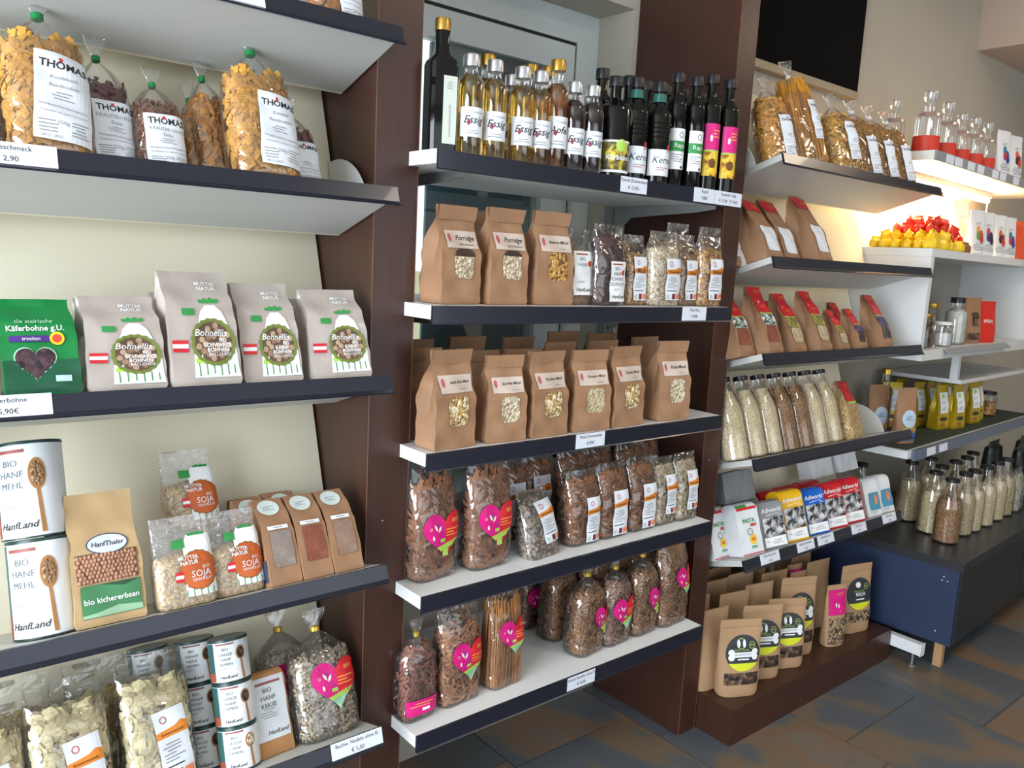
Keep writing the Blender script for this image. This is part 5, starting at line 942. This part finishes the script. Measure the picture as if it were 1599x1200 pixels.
# dog treat pouches on the plinth
dg_ = 'kraft pet treat pouches'; pd = pouch('dog'); pc = pouch('cat'); pp = [pd[0]]
for x, v, r, sc, lb in ((1.245, .035, -26, 1.0, 'nearest the brown upright'), (1.405, .06, -26, 1.0, 'second in the front row'), (1.545, .055, -26, .97, 'third in the front row'), (1.665, .085, -22, 1.14, 'fourth in the front row and taller')): place(pd, 'treat_pouch', f'kraft dog treat pouch with bone label, {lb}', 'pouch', 'b0', x, v, r, (1.07, 1, sc*1.02), group=dg_)
place(seedpouch(), 'seed_pouch', 'slim pouch of dark seeds with pink label between the treat pouches', 'pouch', 'b0', 1.855, .045, -18, (1.1, 1, 1.1)); place(pc, 'treat_pouch', 'kraft cat treat pouch with round label at the right end of the plinth', 'pouch', 'b0', 2.04, .06, -14, (1.15, 1, 1.08), group=dg_)
bp_ = [(1.215, .115, -8), (1.235, .20, -4), (1.24, .29, 0), (1.255, .38, 3), (1.385, .155, -10), (1.40, .25, -6), (1.40, .345, 2), (1.53, .155, -10), (1.55, .245, -6), (1.56, .34, 0), (1.68, .19, -8), (1.71, .29, 0), (1.95, .17, -6), (2.0, .27, 0), (2.04, .36, 0), (1.85, .36, 0)]
colw = ['first', 'second', 'third', 'fourth', 'fifth']
cols = {}
for i, (x, v, r) in enumerate(bp_):
    c_ = 'leftmost' if x < 1.3 else 'second' if x < 1.45 else 'third' if x < 1.62 else 'fourth' if x < 1.8 else 'fifth' if x < 1.9 else 'rightmost'
    k = cols[c_] = cols.get(c_, 0)+1
    place(pp, 'treat_pouch', f'plain kraft pouch behind the front pouches, {c_} column, {["nearest", "second", "third", "rearmost"][k-1]}', 'pouch', 'b0', x, v, r, (1, .9, 1.08+.02*(i % 3)), group=dg_)
sdp = seedpouch()
for x, v, lb in ((1.80, .17, 'left one'), (1.86, .22, 'right one')): place(sdp, 'seed_pouch', f'pink-labelled seed pouch standing behind the fourth dog pouch, {lb}', 'pouch', 'b0', x, v, -10, (1, 1, 1.2))
# ---------------- unit on the right
def glassjug(r=.042, h=.205):
    P = [('glass', lathe('glass', [(r*.9, 0), (r, .005), (r, h*.55), (r*.9, h*.62), (r*.42, h*.68), (r*.36, h*.78)], clear('jug_glass', (.97, .97, .95), .10, .03, 0, 35, .06), 28, r)), ('stopper', lathe('stopper', [(r*.30, h*.76), (r*.34, h*.80), (r*.5, h*.86), (r*.52, h*.97), (r*.4, h)], MT['jug_glass'], 20, r))]
    return P+[('red_base', lathe('red_base', [(r*1.01, .001), (r*1.015, .004), (r*1.015, h*.26)], mat('red_sleeve', '#c8341a', .5), 28, r, 2.))]
jg = glassjug()
for i, (x, v, sc) in enumerate(((.055, .20, 1.0), (.075, .075, 1.12), (.25, .075, 1.05), (.40, .075, .95), (.56, .075, 1.0), (.71, .075, 1.0))): place(jg, 'glass_bottle', f'stoppered glass bottle with red base, {["first", "second", "third", "fourth", "fifth", "sixth"][i]} from the left on the lamp-lit shelf', 'bottle', 'rg', x, v, 0, sc, group='glass bottles with red bases')
def printpouch(kk, cols):
    w, d, h = .095, .05, .165; b = pouch_body(w, d, h); g = [('picture', s_ell(.0+.012*cos(i*2.1), h*.45+.016*sin(i*1.7), .012, .017, 14), mat(f'fruit_{kk}_{i}', c_, .5), 1+i*.2) for i, c_ in enumerate(cols)]
    return [('pouch', b.mesh('pouch', mat('white_pouch', '#d9dde2', .4, .02, 8, .1, 25), 24, ang=60))]+decals(b.front, g+[('lettering', s_lines(0, h*.70, .045, .01, 2), GREY, 1), ('fine_print', s_lines(0, h*.18, .07, .03, 4), GREY, 1)])
PC = [('a', ('#c8452c', '#e0a03a', '#6a8a3a', '#b83a3a')), ('b', ('#3a2a4a', '#c04a5a', '#4a3a6a', '#2c2440')), ('c', ('#8a2a3a', '#d05a3c', '#4a2430', '#c8402c')), ('d', ('#1f4a9a', '#2a7aa0', '#b0303c', '#2c3a8a'))]
pps = [printpouch(*q) for q in PC]
for i, x in enumerate((.85, 1.02)): place(pps[3-i], 'snack_pouch', f'white snack pouch on the glass bottle shelf, {["with blue fruit print beside the bottles", "cut off by the right edge"][i]}', 'pouch', 'rg', x, .07, -12, (1.1, 1, 1.15), group='white snack pouches')
for i, (x, lb) in enumerate(((.575, 'orange and red print, leftmost'), (.70, 'violet print, second from left'), (.86, 'dark red print, third from left'), (1.0, 'blue print, fourth from left'))): place(pps[i], 'snack_pouch', f'white snack pouch on the open cabinet top, {lb}', 'pouch', 'rw', x, .045, -14, (1.12, 1, 1.12), group='white snack pouches')
pt = printpouch('e', ('#d9c8a0', '#e2d6b8')); place(pt, 'snack_pouch', 'white pouch standing behind the four printed ones', 'pouch', 'rw', .72, .16, -10, (1.4, 1.2, 1.45), group='white snack pouches')
orb = Body([(0, .06, .03, .035, 5), (.02, .065, .035, .035, 5), (.16, .064, .02, .035, 5), (.185, .06, .004, .035, 5)], .004, True)
place([('bag', orb.mesh('bag', mat('orange_pack', '#d9532a', .4, .03, 8)))], 'snack_bag', 'orange bag at the right edge behind the white snack pouches', 'bag', 'rw', 1.20, .07, -8)
# candy pile
def candy(): 
    b = Body([(0, .021, .011, .012, 3), (.006, .024, .0125, .012, 3), (.022, .023, .011, .012, 3), (.028, .018, .004, .012, 3), (.036, .022, .002, .012, 3)], .002); return b
cb = candy(); cy_ = [('wrapper', cb.mesh('wrapper', mat('yellow_wrapper', '#e8c21c', .3, .12, 40, .2, 60), 14, ang=70))]; crd = [('wrapper', cb.mesh('wrapper', mat('red_wrapper', '#cc2a18', .3, .1, 40, .2, 60), 14, ang=70))]; cbr = [('wrapper', cb.mesh('wrapper', mat('brown_wrapper', '#8a5a3a', .4, .15, 40, .2, 60), 14, ang=70))]
R = random.Random(8)
for ly in range(4):
    nx, ny = 9-2*ly, 6-ly
    for i in range(nx):
        for j in range(ny):
            if ly and R.random() < .12: continue
            x = .035+.052*(i+ly*.85)+R.uniform(-.005, .005); v = .032+.042*j+ly*.018+R.uniform(-.004, .004)
            red = ly >= 2 or (ly == 1 and R.random() < .35); brown = ly == 0 and i >= 7
            place(crd if red else cbr if brown else cy_, 'wrapped_candy', ('red wrapped candy in the pile on the open cabinet' if red else 'brown wrapped candy at the right foot of the pile' if brown else 'yellow wrapped candy in the pile on the open cabinet'), 'candy', 'rw', x, v, R.uniform(-50, 50), 1.15, z=.030*ly+.0008, lean=R.uniform(-14, 14) if ly else 0, roll=R.uniform(-25, 25) if ly else 0, group='wrapped candy pile '+('red' if red else 'brown' if brown else 'yellow'))
# cubby contents
def jar(r, h, fill, lid): return [('glass', lathe('glass', [(r*.92, 0), (r, .004), (r, h*.8), (r*.82, h*.88), (r*.82, h*.9)], GLASS, 24, r)), ('filling', lathe('filling', [(r*.88, .004), (r*.94, .008), (r*.94, h*.55)], fill, 22, r)), ('lid', lathe('lid', [(r*.86, h*.88), (r*.88, h*.89), (r*.88, h*.99), (r*.8, h)], lid, 22, r))]
place(jar(.042, .135, MT['treats'], GOLD), 'spice_jar', 'front glass jar half full of brown beans, left in the open cabinet', 'jar', 'rc', .165, .04); place(jar(.040, .125, MT['sunflower'], GOLD), 'spice_jar', 'glass jar with yellow contents behind the bean jar', 'jar', 'rc', .265, .15, z=0, s=(1, 1, 1.5))
place(jar(.040, .15, MT['darkseed'], GOLD), 'spice_jar', 'dark jar with gold lid in the middle of the open cabinet', 'jar', 'rc', .385, .10, s=(1, 1, 1.15)); place(jar(.040, .10, mat('white_mix', '#d0d2d2', .6), WHITEP), 'spice_jar', 'small white jar in front of the dark jar', 'jar', 'rc', .345, .03)
place(vial(.045, .20, mat('milky_mix', '#c6c8c2', .6, .1, 30), BLACKC, .5, None), 'mix_bottle', 'clear bottle with layered white baking mix and round emblem', 'bottle', 'rc', .53, .04)
kc = pouch_body(.13, .06, .20); place([('pouch', kc.mesh('pouch', KR, 24, ang=60))]+decals(kc.front, [('window', s_rect(.0, .105, .05, .06, 4, 3), MT['treats'], 1), ('window', s_rect(-.01, .03, .09, .03, 4, 2), MT['treats'], 1)]), 'kraft_pouch', 'brown pouch with two windows beside the red bag in the open cabinet', 'pouch', 'rc', .73, .06, -10)
place([('pouch', kc.mesh('pouch', KR, 24, ang=60))], 'kraft_pouch', 'brown pouch behind the jars at the left of the open cabinet', 'pouch', 'rc', .12, .22, -10); place([('pouch', kc.mesh('pouch', KR, 24, ang=60))], 'kraft_pouch', 'brown pouch at the back of the open cabinet behind the mix bottle', 'pouch', 'rc', .60, .24, -10)
rb = pouch_body(.13, .06, .185); place([('bag', rb.mesh('bag', mat('spezial_red', '#d2281c', .4, .03, 8), 24, ang=60)), ('lettering', decals(rb.front, [('lettering', s_text('SPEZIAL', -.004, .095, .019, 0, .02), WHITEP, 1), ('lettering', s_lines(-.01, .13, .06, .006, 1), WHITEP, 1)])[0][1])], 'red_bag', 'red bag reading SPEZIAL in the open cabinet', 'bag', 'rc', .875, .05, -16)
# sachets on the mat
yb = yellowbag(); yg = 'yellow sachets on the green mat'
for i, (x, v, r) in enumerate(((.62, .11, -10), (.72, .075, -8), (.955, .085, -10), (1.05, .10, -8), (.60, .20, -6), (.72, .19, -6), (.84, .17, -8), (.97, .19, -6), (.45, .27, -40), (.84, .27, -6), (.62, .29, -6))): place(yb, 'tea_sachet', f'yellow sachet with white label on the green mat, {["front left", "front second from left", "front third from left", "front right", "middle row left", "middle row second", "middle row third", "middle row right", "alone at the back left seen edge-on", "back row right", "back row middle"][i]}', 'sachet', 'rm', x, v, r, (1.2, 1.1, 1.0), group=yg)
kp = pouch_body(.10, .06, .225); kpp = [('pouch', kp.mesh('pouch', KR, 24, ang=60))]+lab(kp.front, [('round_label', s_ell(.004, .10, .036, .036, 26), mat('pale_blue_disc', '#b9cfe2', .5), 1)], [('lettering', s_lines(.004, .104, .04, .02, 3), mat('blue_ink', '#3a5f9a', .5), 2)])+decals(kp.front, [('picture', s_rect(.004, .055, .08, .022, 4, 2), MT['muesli'], 2), ('picture', s_rect(.0, .028, .07, .03, 4, 2), mat('bright_blue', '#2f64b4', .5), 1)])
place(kpp, 'snack_pouch', 'brown pouch with pale blue disc on the green mat, left one', 'pouch', 'rm', .10, .17, -24, group='brown pouches with blue discs'); place(kpp, 'snack_pouch', 'brown pouch with pale blue disc on the green mat, right one', 'pouch', 'rm', .13, .07, -24, group='brown pouches with blue discs')
place(vial(.032, .275, AMB2, GOLD, .5, None), 'syrup_bottle', 'amber bottle with gold cap behind the brown pouches', 'bottle', 'rm', .30, .22); place(jar(.05, .12, MT['muesli'], BLACKC), 'spice_jar', 'jar of brown slices with dark lid at the right end of the mat', 'jar', 'rm', 1.30, .10)
# bottles on the low cabinet
mb = [grainbottle(f_, fill=.68, r=.05, h=.262) for f_ in (MT['wheat'], cr_, MT['lightseed'])]; cbg = 'grain bottles on the low cabinet'
for i, (x, v, k, lb) in enumerate(((.225, -.135, 0, 'brown wheat bottle at the front corner'), (.30, -.045, 2, 'behind the front corner bottle'), (.485, -.135, 1, 'cream one in the front row, first'), (.62, -.14, 1, 'cream one in the front row, second'), (.76, -.14, 1, 'cream one in the front row, third'), (.88, -.14, 2, 'cream one in the front row, fourth'), (.39, -.13, 2, 'tan one between corner and cream bottles'), (.40, .09, 2, 'pale one standing apart at the left rear'), (.56, .07, 1, 'second row, left'), (.44, -.02, 1, 'second row, near the corner'), (.60, -.02, 1, 'second row, middle'), (.74, -.02, 2, 'second row, right'), (.88, .0, 1, 'second row, far right'), (.15, .20, 2, 'at the back, seen beside the coffee shelf end'))): place(mb[k], 'grain_bottle', 'grain bottle on the low cabinet, '+lb, 'bottle', 'rt', x, v, 0, group=cbg)
bkp = flat_body(.15, .08, .30, .9); bkm = [('bag', bkp.mesh('bag', mat('black_bag', '#121318', .35, .05, 8), 24, ang=60))]
for i, (x, v, h_) in enumerate(((1.06, -.02, 1.0), (1.22, -.10, .95), (1.40, -.06, 1.0))): place(bkm, 'black_pack', f'tall black pack at the right end of the low cabinet, {["left", "middle", "right"][i]} one', 'pack', 'rt', x, v, 0, (1, 1, h_), group='black packs')
place(clearbag('flat', 'shell', '#b8b6a6', None, 300, .12, .07, .20, 71, 1., None, .8), 'shell_noodle_bag', 'clear bag of pale flakes beside the grain bottles on the low cabinet', 'noodle bag', 'rt', 1.02, -.14)
